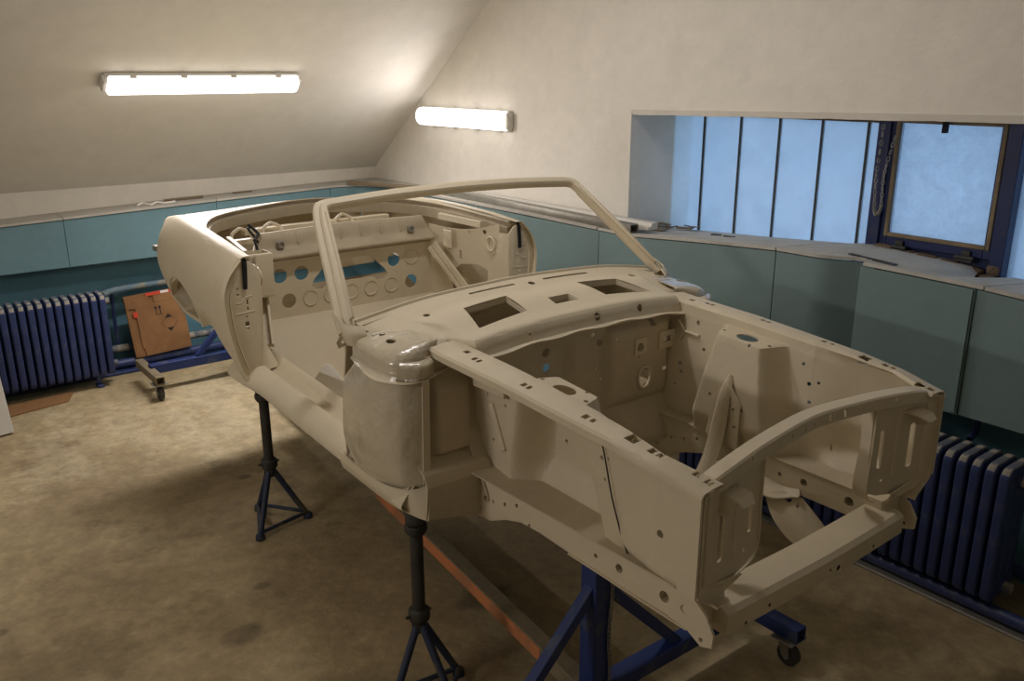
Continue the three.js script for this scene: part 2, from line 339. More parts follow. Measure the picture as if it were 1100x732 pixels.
// profiled glass strip window
const win1 = group('window_1'); struct(win1, 'strip window of upright frosted glass channels', 'window');
const pz = [-3.43, -3.208, -2.964, -2.723, -2.481, -2.24, -2.13];
for (let i = 0; i + 1 < pz.length; i++) {
  const b = i + 2 === pz.length ? 0 : .006, z0 = pz[i] + .004, z1 = pz[i + 1] - b, f = 0.006;
  mesh('pane', sheet([[P(XG - f, 1.04, z0), P(XG, 1.04, z0 + .004), P(XG, 1.04, z1 - .004), P(XG - f, 1.04, z1)], [P(XG - f, 1.80, z0), P(XG, 1.80, z0 + .004), P(XG, 1.80, z1 - .004), P(XG - f, 1.80, z1)]], .006, .3), M.glass, win1);
  if (i) mesh('joint', bx(XG - .012, XG + .004, 1.04, 1.80, pz[i] - .0055, pz[i] + .0035), M.darkSteel, win1);
}
{ const b = bx(XG - .03, XG + .01, 1.735, 1.79, ZW0, -2.13); mesh('mortar_strip', b, M.brick, win1); mesh('bottom_rail', bx(XG - .034, XG + .02, 1.03, 1.075, ZW0, -2.14), M.galv, win1); }
for (const [z0, z1] of [[-1.575, -1.2], [-1.19, -.9], [-.89, -.46]]) mesh('pane', bx(XG - .003, XG + .003, 1.05, 1.80, z0, z1), M.glass, win1);

// hinged sash in its navy frame
const win2 = group('window_2'); struct(win2, 'small navy framed hinged window with frosted pane', 'window');
const S0 = -2.07, S1 = -1.615, T0 = 1.262, T1 = 1.742;              // visible glass
const frameShape = (z0, z1, y0, y1, w, x0, x1) => [bx(x0, x1, y0, y1, z0, z0 + w, .004), bx(x0, x1, y0, y1, z1 - w, z1, .004), bx(x0, x1, y0, y0 + w, z0 + w, z1 - w, .004), bx(x0, x1, y1 - w, y1, z0 + w, z1 - w, .004)];
mesh('outer_frame', [bx(XG - .06, XG + .06, 1.04, 1.80, -2.165, -2.105, .004), bx(XG - .06, XG + .06, 1.04, 1.80, -1.60, -1.545, .004), bx(XG - .04, XG + .06, 1.775, 1.82, -2.15, -1.56), bx(XG - .02, XG + .06, 1.04, 1.21, -2.11, -1.6)], M.navy, win2);
const sash = mesh('sash', frameShape(S0 - .042, S1 + .018, T0 - .065, T1 + .045, .04, XG - .045, XG - .005), M.navy, win2);
mesh('putty_edge', frameShape(S0 - .014, S1 + .004, T0 - .026, T1 + .016, .018, XG - .052, XG - .03), M.rawWood, sash);
mesh('pane', bx(XG - .03, XG - .024, T0 - .02, T1 + .015, S0 - .01, S1 + .002), M.sashGlass, sash);
mesh('latch', [bx(XG - .09, XG - .06, T1 - .035, T1 + .05, -1.862, -1.845, .003), bx(XG - .07, XG - .04, T1 + .02, T1 + .03, -1.875, -1.83, .002)], M.black, win2);
for (const z of [-2.0, -1.70]) mesh('hinge', [bx(XG - .075, XG - .045, 1.178, 1.192, z - .035, z + .035, .003), rod(P(XG - .07, 1.196, z - .04), P(XG - .07, 1.196, z + .04), .009), bx(XG - .06, XG - .048, 1.19, 1.225, z - .018, z + .018, .003)], M.darkSteel, win2);
for (let i = 0; i < 5; i++) mesh('sill_stone', moved(new RoundedBoxGeometry(.05 + rnd() * .02, .035 + rnd() * .02, .088, 2, .012).rotateY(rnd() * .2).rotateX(rnd() * .2 - .1), XG - .07, 1.175 - i * .008, -2.06 + i * .1), M.brick, win2);
for (let i = 0; i < 2; i++) mesh('sill_stone', moved(new RoundedBoxGeometry(.07, .05, .05, 2, .015).rotateY(.5 * i), XG - .09 + .05 * i, 1.12 + .035 * i, -1.585), M.brick, win2);
{ // chain hanging in a loop from the frame
  const path = spline([[XG - .085, 1.72, -2.125], [XG - .088, 1.5, -2.13], [XG - .09, 1.36, -2.12], [XG - .09, 1.335, -2.105], [XG - .09, 1.37, -2.09], [XG - .085, 1.52, -2.095], [XG - .07, 1.70, -2.07]], 76), L = [];
  for (let i = 0; i + 2 < path.length; i += 2) {
    const t = new THREE.TorusGeometry(.0085, .0026, 5, 10).scale(.75, 1.35, 1); t.rotateY((i / 2) % 2 ? 0 : Math.PI / 2);
    L.push(orient(t, path[i], path[i + 2].clone().sub(path[i])));
  }
  mesh('chain', L, M.galv, win2);
}

// ---------------------------------------------------------------- lamps
function lamp(label, len, place, power) {
  const o = group('fluorescent_lamp'); tag(o, label, 'lamp', null);
  mesh('housing', new RoundedBoxGeometry(len + .03, .036, .125, 3, .014).translate(0, .018, 0), M.lampBody, o);
  const prof = []; for (let i = 0; i <= 12; i++) { const a = i / 12 * Math.PI; prof.push([.056 * Math.cos(a), .034 + .052 * Math.pow(Math.sin(a), .7)]); }
  const s = new THREE.Shape(prof.map(([a, b]) => new THREE.Vector2(a, b)));
  const g = new THREE.ExtrudeGeometry(s, { depth: len - .03, bevelEnabled: true, bevelSize: .006, bevelThickness: .012, bevelSegments: 3 });
  g.translate(0, 0, -(len - .03) / 2).rotateY(Math.PI / 2); mesh('diffuser', toCreasedNormals(g, .8), M.diffuser, o);
  for (const k of [-.38, -.13, .13, .38]) for (const s2 of [-1, 1]) mesh('clip', bx(k * len - .018, k * len + .018, .012, .046, s2 * .056, s2 * .069, .003), M.lampBody, o);
  for (const s2 of [-1, 1]) mesh('end_cap', new RoundedBoxGeometry(.03, .05, .10, 2, .01).translate(s2 * (len / 2 + .012), .03, 0), M.lampBody, o);
  const r = new THREE.RectAreaLight(LAMP_COLOR, power, len - .40, .1); r.position.set(0, .098, 0); r.lookAt(0, 1, 0); r.name = 'tube_light'; o.add(r);
  place(o); return o;
}
const slopeA = Math.atan(slopeTan);
lamp('long fluorescent lamp on the sloping ceiling', 1.12, o => { o.position.set(-.075, 1.934, -5.356); o.rotation.x = Math.PI - slopeA; }, LAMP * 2.1);
lamp('fluorescent lamp on the white wall beside the windows', 1.02, o => { o.position.set(XR, 1.665, -5.0); o.rotation.set(0, 0, Math.PI / 2); o.rotateY(Math.PI / 2); }, LAMP * .42);
lamp('added unseen fluorescent lamp on the white wall opposite the windows', 1.12, o => { o.position.set(XL, 1.95, -2.5); o.rotation.set(0, 0, -Math.PI / 2); o.rotateY(Math.PI / 2); }, LAMP * 1.35);  // unseen lamp, added to lighten the left-facing panels and the window wall
lamp('added unseen fluorescent lamp on the flat ceiling above the car body cabin', 1.12, o => { o.position.set(-.15, YC, -2.75); o.rotation.set(Math.PI, 0, 0); }, LAMP);  // out-of-view overhead lamp, added to lift the cowl and upper surfaces

// ---------------------------------------------------------------- the stripped car body shell
const car = group('car_body_shell');
tag(car, 'bare cream-primed convertible car body shell standing on two jack stands', 'car body');
const both = (name, g, mat = M.primer) => { const l = mesh(name, mirror(g), mat, car), r = mesh(name, g, mat, car); return [l, r]; };   // g is built on the +x side

// --- inner fenders with strut towers (built at +x, mirrored)
{
  const yTop = table([[-2.16, 1.152], [-2.07, 1.146], [-1.8, 1.136], [-1.58, 1.121], [-1.38, 1.107], [-1.24, 1.09], [-1.10, 1.062]]);
  const xOut = table([[-2.16, .575], [-1.58, .56], [-1.24, .545], [-1.10, .53]]);
  const xIn = table([[-2.16, .475], [-1.85, .475], [-1.6, .472], [-1.42, .478], [-1.25, .492], [-1.16, .47], [-1.10, .455]]);
  const wall = z => table([[-2.16, .465], [-1.9, .462], [-1.5, .468], [-1.36, .495], [-1.25, .515], [-1.10, .522]])(z);
  const rows = [], nz = 190;
  for (let i = 0; i <= nz; i++) {
    const z = lerp(-2.15, -1.105, i / nz), yt = yTop(z), xo = xOut(z), xi = Math.min(xIn(z), wall(z) + .002), r = [];
    const f = sstep(-1.47, -1.34, z);
    r.push(P(xo, yt - .024, z)); r.push(P(xo, yt - .006, z)); r.push(P(xo - .005, yt, z));
    r.push(P(lerp(xo, xi, .5), yt + .005, z)); r.push(P(xi + .006, yt + .006, z)); r.push(P(xi - .001, yt + .001, z));
    const yb = .738, nY = 34;
    for (let k = 0; k <= nY; k++) {
      const kk = k / nY, y = k === 0 ? yt - .012 : k === 1 ? yt - .026 : lerp(yt - .030, yb, (k - 2) / (nY - 2));
      let x = wall(z) - .035 * kk * (1 - f) - f * .075 * (1 - sstep(.738, .80, y));
      if (k >= 2) {                                                  // strut tower pushed into the engine bay
        const half = lerp(.075, .15, kk), c = -1.715, e = lerp(.055, .09, kk), b = sstep(c - half - e, c - half, z) * (1 - sstep(c + half, c + half + e * .8, z));
        x -= b * lerp(.105, .118, Math.min(1, kk * 2.5)) * (1 - .35 * sstep(.75, 1, kk));
        if (z < -1.9) x -= .02 * sstep(-1.9, -2.05, z) * sstep(.1, .4, kk);
      }
      if (k > nY - 2) x -= .0;
      r.push(P(x, y, z));
    }
    rows.push(r);
  }
  let g = sheet(rows, .004);
  const yS = z => yTop(z) + .003, C = [];
  for (const [z, x, a, b] of [[-2.045, .505, .022, .02], [-1.985, .52, .016, .02], [-1.962, .52, .014, .02], [-1.745, .525, .016, .02], [-1.722, .525, .014, .02], [-1.50, .52, .018, .022], [-1.472, .52, .014, .018], [-1.345, .505, .034, .036], [-1.28, .508, .018, .024], [-1.255, .508, .014, .02], [-1.155, .485, .026, .028], [-1.125, .487, .018, .022]]) C.push(slot(x, yS(z), z, b, .03, a));
  C.push(drill(.405, 1.08, -1.715, .036, 'y', .1, 24, .8, 1.1), drill(.405, 1.08, -1.81, .007, 'y', .1), drill(.405, 1.08, -1.625, .007, 'y', .1), drill(.36, 1.08, -1.67, .006, 'y', .1));
  for (const [y, z, rr] of [[.99, -1.50, .007], [.93, -1.49, .006], [1.0, -1.47, .005], [1.05, -1.53, .006], [.80, -1.60, .008], [.905, -1.235, .011], [1.08, -2.06, .010], [1.09, -1.97, .009], [1.02, -2.03, .007], [1.0, -1.93, .007], [.93, -2.02, .009], [.90, -2.01, .007], [.85, -2.03, .006], [.97, -1.72, .008], [.88, -1.66, .007], [.90, -1.79, .007]]) C.push(drill(.44, y, z, rr, 'x', .28, 12));
  g = cut(g, C);
  const [fl, fr] = both('inner_fender', g);
  // pressed ribs on the outer face, reinforcement patch near the cowl
  const ribs = s => [barBox(P(s * .437, .98, -2.02), P(s * .437, .84, -1.955), .026, .014, P(s, 0, 0), .006), new RoundedBoxGeometry(.012, .085, .16, 3, .005).translate(s * .470, 1.075, -1.985)];
  mesh('pressed_rib', ribs(-1), M.primer, fl); mesh('pressed_rib', ribs(1), M.primer, fr);
  // Y shaped bead and screw bosses on the bay side
  for (const [s, par] of [[-1, fl], [1, fr]]) {
    mesh('bead', [rod(P(s * .446, 1.085, -2.055), P(s * .442, 1.05, -2.02), .006), rod(P(s * .442, 1.05, -2.02), P(s * .446, 1.045, -1.955), .006), rod(P(s * .442, 1.05, -2.02), P(s * .436, 1.0, -2.045), .006)], M.primer, par);
    mesh('seam', sweep(spline([[s * .475, 1.085, -1.50], [s * .472, 1.0, -1.475], [s * .472, .90, -1.445], [s * .470, .80, -1.405], [s * .45, .745, -1.40]], 16), [[-.001, -.002], [.001, -.002], [.001, .002], [-.001, .002]], P(1, 0, 0)), M.rubber, par);
  }
}
// --- frame rails
{
  const outl = [[-2.16, .735], [-1.86, .742], [-1.5, .742], [-1.16, .738], [-1.16, .655], [-1.45, .655], [-1.62, .655], [-1.75, .66], [-1.84, .655], [-1.92, .63], [-2.0, .592], [-2.16, .575]];
  const g = cut(toCreasedNormals(clean(plate(outl, [], .098, atX(.458), .004)), .5), [[.698, -1.26, .016], [.70, -1.42, .013], [.695, -1.51, .007], [.66, -2.02, .010], [.665, -1.98, .006], [.62, -2.05, .006], [.68, -1.92, .007], [.70, -1.86, .007], [.66, -1.80, .006]].map(([y, z, r]) => drill(.41, y, z, r, 'x', .2, 14)));
  const rails = both('frame_rail', g);
  for (const [s, par] of [[-1, rails[0]], [1, rails[1]]]) {
    mesh('rail_top_flange', sheet([[P(s * .352, .744, -2.1), P(s * .352, .744, -1.22)], [P(s * .50, .75, -2.1), P(s * .47, .75, -1.22)]], .004, 0), M.primerDull, par);
    mesh('end_plate', plate([[-1.24, .742], [-1.16, .74], [-1.125, .715], [-1.100, .675], [-1.102, .640], [-1.135, .628], [-1.18, .650], [-1.24, .655]], [circle(-1.135, .645, .007), circle(-1.19, .70, .013)], .006, atX(s * .462 + .003), .001), M.primer, par);
    mesh('rail_pinch_weld', barBox(P(s * .462, .653, -1.62), P(s * .462, .648, -1.18), .014, .004), M.primer, par);
  }
  // bracket hanging from the right rail and its mirror
  const [b1, b2] = both('engine_mount_bracket', sheet(loft([[[.355, .672, -1.60], [.31, .655, -1.59], [.275, .65, -1.56]], [[.355, .66, -1.50], [.32, .645, -1.48], [.28, .645, -1.48]], [[.355, .672, -1.43], [.34, .655, -1.42], [.33, .65, -1.44]]], 8, 10), .005), M.primer);
  const arm = sheet(loft([[[.30, .64, -1.52], [.33, .655, -1.48], [.36, .645, -1.42]], [[.28, .58, -1.47], [.32, .61, -1.42], [.37, .59, -1.36]], [[.29, .52, -1.40], [.33, .555, -1.35], [.38, .535, -1.30]], [[.32, .49, -1.32], [.35, .515, -1.28], [.385, .50, -1.25]]], 10, 14), .006);
  mesh('tow_bracket', cut(arm, [drill(.33, .64, -1.45, .010, 'y', .1), drill(.335, .60, -1.42, .005, 'y', .1)]), M.primer, car);
}
// --- suspension crossmember and braces on the towers
{
  mesh('suspension_crossmember', [barBox(P(-.36, .62, -1.70), P(.36, .62, -1.70), .10, .045), bx(-.36, -.25, .60, .66, -1.76, -1.64, .01), bx(.25, .36, .60, .66, -1.76, -1.64, .01)], M.primerDull, car);
  const brace = sheet(loft([[[.338, .985, -1.722], [.328, .99, -1.715], [.338, .985, -1.708]], [[.318, .92, -1.745], [.292, .925, -1.72], [.310, .92, -1.695]], [[.30, .80, -1.752], [.265, .81, -1.725], [.295, .80, -1.695]], [[.25, .70, -1.745], [.22, .71, -1.715], [.245, .70, -1.685]], [[.17, .62, -1.73], [.15, .635, -1.70], [.18, .62, -1.675]]], 8, 20), .006);
  const br = both('tower_brace', cut(brace, [drill(.20, .67, -1.71, .006, 'x', .2, 10)]), M.primer);
  both('tower_gusset', plate([[-1.79, .76], [-1.76, .90], [-1.71, .97], [-1.655, .90], [-1.655, .74]], [circle(-1.68, .88, .006), circle(-1.67, .82, .006)], .006, atX(.318), .001), M.primer);
}
// --- radiator support panels, upper arch, lower beam
{
  const rr = (x0, x1, y0, y1) => { const p = new THREE.Path(), r = Math.min(.012, (x1 - x0) / 2.01); p.moveTo(x0 + r, y0); p.lineTo(x1 - r, y0); p.quadraticCurveTo(x1, y0, x1, y0 + r); p.lineTo(x1, y1 - r); p.quadraticCurveTo(x1, y1, x1 - r, y1); p.lineTo(x0 + r, y1); p.quadraticCurveTo(x0, y1, x0, y1 - r); p.lineTo(x0, y0 + r); p.quadraticCurveTo(x0, y0, x0 + r, y0); return p; };
  const outl = [[.532, 1.05], [.532, .80], [.48, .765], [.40, .755], [.36, .775], [.30, .785], [.262, .80], [.25, .84], [.25, .98], [.245, 1.062], [.40, 1.062], [.50, 1.052]];
  const panel = plate(outl, [rr(.415, .442, .845, .985), rr(.285, .305, .87, .99), circle(.375, 1.0, .007), circle(.37, .885, .009), circle(.37, .862, .006), circle(.315, .83, .006)], .005, null, .001);
  panel.applyMatrix4(new THREE.Matrix4().makeRotationY(-.14)).translate(0, 0, -1.195);   // swept back towards the middle
  const rp = both('radiator_support_panel', panel);
  for (const [s, par] of [[-1, rp[0]], [1, rp[1]]]) {
    mesh('raised_bead', [new RoundedBoxGeometry(.030, .24, .014, 3, .006).rotateY(-s * .14).translate(s * .482, .93, -1.122), new RoundedBoxGeometry(.026, .20, .012, 3, .005).rotateY(-s * .14).translate(s * .36, .93, -1.140)], M.primer, par);
    const L = [[.335, 1.035], [.40, 1.035], [.41, 1.0], [.345, .985]];
    mesh('headlamp_bracket', [sheet([[P(s * .37, 1.03, -1.135), P(s * .44, 1.03, -1.128)], [P(s * .375, 1.025, -1.09), P(s * .435, 1.025, -1.085)], [P(s * .39, 1.012, -1.07), P(s * .43, 1.012, -1.07)]], .004, .3), sheet([[P(s * .44, 1.03, -1.128), P(s * .435, 1.025, -1.085)], [P(s * .44, .975, -1.125), P(s * .438, .985, -1.10)]], .004, 0)], M.primer, par);
    mesh('outer_flange', plate([[-1.16, 1.06], [-1.105, 1.055], [-1.105, .80], [-1.16, .80]], [], .006, atX(s * .532 + .003), .001), M.primer, par);
    mesh('inner_flange', sheet(loft([[[s * .25, 1.06, -1.148], [s * .25, .95, -1.148], [s * .25, .80, -1.15], [s * .32, .75, -1.16]], [[s * .255, 1.06, -1.20], [s * .255, .95, -1.19], [s * .258, .81, -1.20], [s * .33, .745, -1.22]]], 14, 3), .004), M.primer, par);
    mesh('foot_gusset', sheet([[P(s * .50, .80, -1.125), P(s * .34, .785, -1.125)], [P(s * .45, .745, -1.15), P(s * .37, .735, -1.15)]], .004, 0), M.primer, par);
  }
  // arch
  const path = spline([[-.52, 1.050, -1.142], [-.46, 1.064, -1.142], [-.40, 1.076, -1.145], [-.24, 1.086, -1.168], [0, 1.09, -1.192], [.24, 1.086, -1.168], [.40, 1.076, -1.145], [.46, 1.064, -1.142], [.52, 1.050, -1.142]], 60);
  const prof = [[-.034, -.020], [-.034, .010], [-.029, .015], [.022, .013], [.029, .008], [.033, -.026], [.029, -.026], [.024, .004], [-.028, .008], [-.030, -.020]];
  let arch = sweep(path, prof.map(([a, b]) => [a * .70, b * .92]), P(0, 1, 0));
  arch = cut(arch, [[-.13, .006], [-.07, .011], [-.02, .006], [.05, .013], [.11, .013], [.16, .006], [.32, .008], [-.32, .007]].map(([x, r]) => slot(x, 1.080, -1.142 - .025 * (1 - Math.abs(x) / .4), r, r * 1.6, .04)));
  mesh('upper_radiator_arch', arch, M.primer, car);
  // lower beam
  const lb = spline([[-.40, .676, -1.155], [-.2, .676, -1.15], [0, .676, -1.147], [.2, .676, -1.15], [.40, .676, -1.155]], 30);
  const lp = [[.042, -.036], [.046, -.030], [.046, .022], [.034, .034], [-.030, .038], [-.055, .036], [-.055, .030], [-.034, .028], [-.034, -.036]];
  const beam = cut(sweep(lb, lp, P(0, 1, 0)), [drill(.06, .66, -1.10, .008, 'z', .04), drill(.02, .668, -1.10, .004, 'z', .04), drill(-.24, .665, -1.10, .005, 'z', .04), drill(-.33, .65, -1.10, .005, 'z', .04), drill(.24, .66, -1.10, .005, 'z', .04)]);
  mesh('lower_front_beam', beam, M.primer, car);
}
// --- firewall
{
  const rows = [], ny = 30, nx = 70;
  for (let i = 0; i <= ny; i++) {
    const y = lerp(.66, 1.135, i / ny), r = [];
    for (let j = 0; j <= nx; j++) {
      const x = lerp(-.47, .47, j / nx);
      let z = -2.10;
      z += .028 * sstep(.10, .13, x) * (1 - sstep(.41, .43, x)) * sstep(.80 + (x - .1) * .0, .83, y) * (1 - sstep(1.08, 1.10, y));   // raised plate behind the pedals
      z -= .02 * (1 - sstep(-.06, -.02, x)) * sstep(.86, .89, y) * (1 - sstep(1.06, 1.10, y));                                        // shallow recess on the other half
      z += .10 * (1 - sstep(.66, .84, y)) * sstep(.02, .2, Math.abs(x));                                                             // toe board sweeping forward
      z -= .10 * (1 - sstep(.66, .80, y)) * (1 - sstep(.10, .20, Math.abs(x)));                                                      // tunnel
      r.push(P(x, y, z));
    }
    rows.push(r);
  }
  const g = cut(sheet(rows, .005), [drill(-.137, 1.058, -2.1, .017, 'z', .2, 22), drill(-.133, 1.003, -2.1, .016, 'z', .2, 22), drill(.29, .892, -2.08, .036, 'z', .15, 26, .85, 1.1), drill(.262, 1.012, -2.08, .013, 'z', .2, 16), slot(.262, 1.012, -2.08, .02, .03, .2), slot(.40, 1.02, -2.08, .035, .024, .2), slot(.40, .905, -2.08, .026, .013, .2), drill(.06, 1.085, -2.1, .011, 'z', .2), drill(.09, 1.055, -2.1, .015, 'z', .2), drill(.15, 1.06, -2.1, .006, 'z', .2), drill(.26, .975, -2.1, .006, 'z', .2), drill(-.30, 1.03, -2.1, .005, 'z', .2), drill(.08, .96, -2.1, .004, 'z', .2), drill(.10, .92, -2.1, .004, 'z', .2), slot(.335, 1.095, -2.1, .03, .035, .2)]);
  const fw = mesh('firewall', g, M.primerDull, car);
  mesh('grommet_plate', [plate([[.235, 1.045], [.29, 1.045], [.295, .99], [.235, .985]], [circle(.262, 1.012, .017)], .004, atZ(-2.069), .001), new THREE.TorusGeometry(.036, .005, 8, 28).scale(.9, 1.12, 1).translate(.29, .892, -2.066), plate([[.36, 1.05], [.44, 1.05], [.44, .985], [.36, .985]], [polyPath([[.38, 1.03], [.42, 1.03], [.42, 1.008], [.38, 1.008]])], .004, atZ(-2.069), .001)], M.primer, fw);
}
// --- cowl top, front face and lip
const cowlY = (x, k) => lerp(1.236, 1.192, k) - .045 * Math.pow(Math.abs(x) / .6, 2.6) - .003 * Math.sin(k * 9);
{
  const rows = [], nx = 90;
  const zr = x => -2.41 - .02 * (x / .6) ** 2, zf = x => -2.076 - .10 * sstep(.455, .50, Math.abs(x));
  const yf = x => cowlY(x, 1);
  for (let j = 0; j <= nx; j++) {
    const x = lerp(-.585, .585, j / nx), r = [];
    const e = sstep(.455, .50, Math.abs(x));
    for (let k = 0; k <= 26; k++) { const xx = x * lerp(1.15, 1, sstep(0, .8, k / 26)); r.push(P(xx, cowlY(xx, k / 26), lerp(zr(x), zf(x) - .014, k / 26))); }
    const y1 = yf(x), zz = zf(x), drop = lerp(.042, .008, e);
    r.push(P(x, y1 - .003, zz - .004), P(x, y1 - .009, zz + .002), P(x, y1 - .010 - drop * .5, zz + .012), P(x, y1 - .010 - drop, zz + .018), P(x, y1 - .012 - drop, zz + .020));
    r.push(P(x, y1 - .015 - drop - .003 * Math.sin(x * 31) * (1 - e), zz + .038));
    rows.push(r);
  }
  const quadCut = pts => plate(pts, [], .08, atY(1.26));
  const vents = [[[-.39, -2.142], [-.178, -2.165], [-.162, -2.305], [-.35, -2.29]], [[.39, -2.142], [.178, -2.165], [.162, -2.305], [.35, -2.29]], [[-.052, -2.168], [.052, -2.168], [.046, -2.218], [-.046, -2.218]]];
  const C = vents.map(quadCut);
  C.push(drill(.005, 1.24, -2.37, .014, 'y', .1), drill(.47, 1.2, -2.325, .018, 'y', .1, 18, 1, .7), drill(-.47, 1.2, -2.325, .012, 'y', .1), drill(.045, 1.163, -2.06, .014, 'z', .06), drill(.25, 1.160, -2.06, .013, 'z', .06), drill(-.25, 1.158, -2.06, .006, 'z', .06));
  C.push(slot(.18, 1.24, -2.385, .22, .06, .012), slot(-.16, 1.24, -2.385, .20, .06, .010));
  const cowl = mesh('cowl_panel', cut(sheet(rows, .004), C), M.primer, car);
  for (const v of vents) {                                           // turned-down vent edges
    const L = v.map((p, i) => { const q = v[(i + 1) % v.length]; return barBox(P(p[0], cowlY(p[0], (p[1] + 2.42) / .34) - .012, p[1]), P(q[0], cowlY(q[0], (q[1] + 2.42) / .34) - .012, q[1]), .003, .018, P(0, 1, 0), .001); });
    mesh('vent_edge', L, M.primer, cowl);
  }
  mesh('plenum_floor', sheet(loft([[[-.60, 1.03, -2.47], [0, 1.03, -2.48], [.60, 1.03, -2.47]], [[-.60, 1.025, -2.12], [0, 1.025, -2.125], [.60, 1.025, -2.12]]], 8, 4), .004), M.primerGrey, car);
  // raised strip along the foot of the windscreen
  const ws = spline([[-.67, 1.186, -2.43], [-.4, 1.225, -2.425], [0, 1.242, -2.42], [.4, 1.225, -2.425], [.67, 1.186, -2.43]], 40);
  mesh('windscreen_base_flange', sweep(ws, [[-.018, -.012], [.018, -.012], [.018, -.007], [-.008, -.003], [-.012, .006], [-.018, .006]], P(0, 1, 0)), M.primer, car);
  // dash panel under the windscreen, seen from behind as the cabin bulkhead
  mesh('dash_panel', sheet(loft([[[-.66, 1.18, -2.455], [0, 1.23, -2.45], [.66, 1.18, -2.455]], [[-.66, 1.09, -2.50], [0, 1.13, -2.52], [.66, 1.09, -2.50]], [[-.65, 1.03, -2.48], [0, 1.06, -2.50], [.65, 1.03, -2.48]]], 20, 10), .005), M.primer, car);
}
// --- windscreen frame
{
  const W = [[-.715, 1.168, -2.405], [-.708, 1.20, -2.435], [-.66, 1.34, -2.60], [-.615, 1.455, -2.745], [-.597, 1.492, -2.79], [-.585, 1.508, -2.81], [-.56, 1.514, -2.82], [-.53, 1.516, -2.824], [-.3, 1.528, -2.828], [0, 1.534, -2.825], [.3, 1.528, -2.828], [.53, 1.516, -2.824], [.56, 1.514, -2.82], [.585, 1.508, -2.81], [.597, 1.492, -2.79], [.615, 1.455, -2.745], [.66, 1.34, -2.60], [.708, 1.20, -2.435], [.715, 1.168, -2.405]];
  const path = spline(W, 150), nW = P(0, .74, .67).normalize();
  const prof = [[-.020, -.030], [-.026, -.022], [-.026, .012], [-.018, .020], [.004, .020], [.010, .012], [.010, .002], [.030, -.004], [.034, -.010], [.032, -.030]];
  const wf = mesh('windscreen_frame', sweep(path, prof.map(([a, b]) => [-a * .8, b * .75]), nW), M.primer, car);
  for (const s of [-1, 1]) {
    const a = P(s * .60, 1.478, -2.79), b = P(s * .705, 1.19, -2.43);
    const cover = barBox(a, b, .012, .072, P(0, .2, -1), .004);
    mesh('post_side', cut(clean(cover), [.18, .5, .82].map(k => { const p = a.clone().lerp(b, k); return drill(p.x, p.y, p.z, .008, 'x', .1, 12); })), M.primer, wf);
    mesh('post_foot', sheet(loft([[[s * .728, 1.225, -2.48], [s * .722, 1.195, -2.40], [s * .68, 1.19, -2.37]], [[s * .732, 1.175, -2.45], [s * .727, 1.165, -2.375], [s * .68, 1.17, -2.345]], [[s * .718, 1.135, -2.45], [s * .715, 1.13, -2.375], [s * .68, 1.15, -2.345]]], 10, 8), .006), M.primer, wf);
    mesh('hinge_bracket', plate([[.675, 1.135], [.745, 1.118], [.752, 1.14], [.74, 1.155], [.69, 1.165]].map(([u, v]) => [s * u, v]), [polyPath([[.715, 1.132], [.738, 1.128], [.735, 1.145], [.715, 1.148]].map(([u, v]) => [s * u, v]))], .005, atZ(-2.42), .001), M.primer, wf);
  }
}
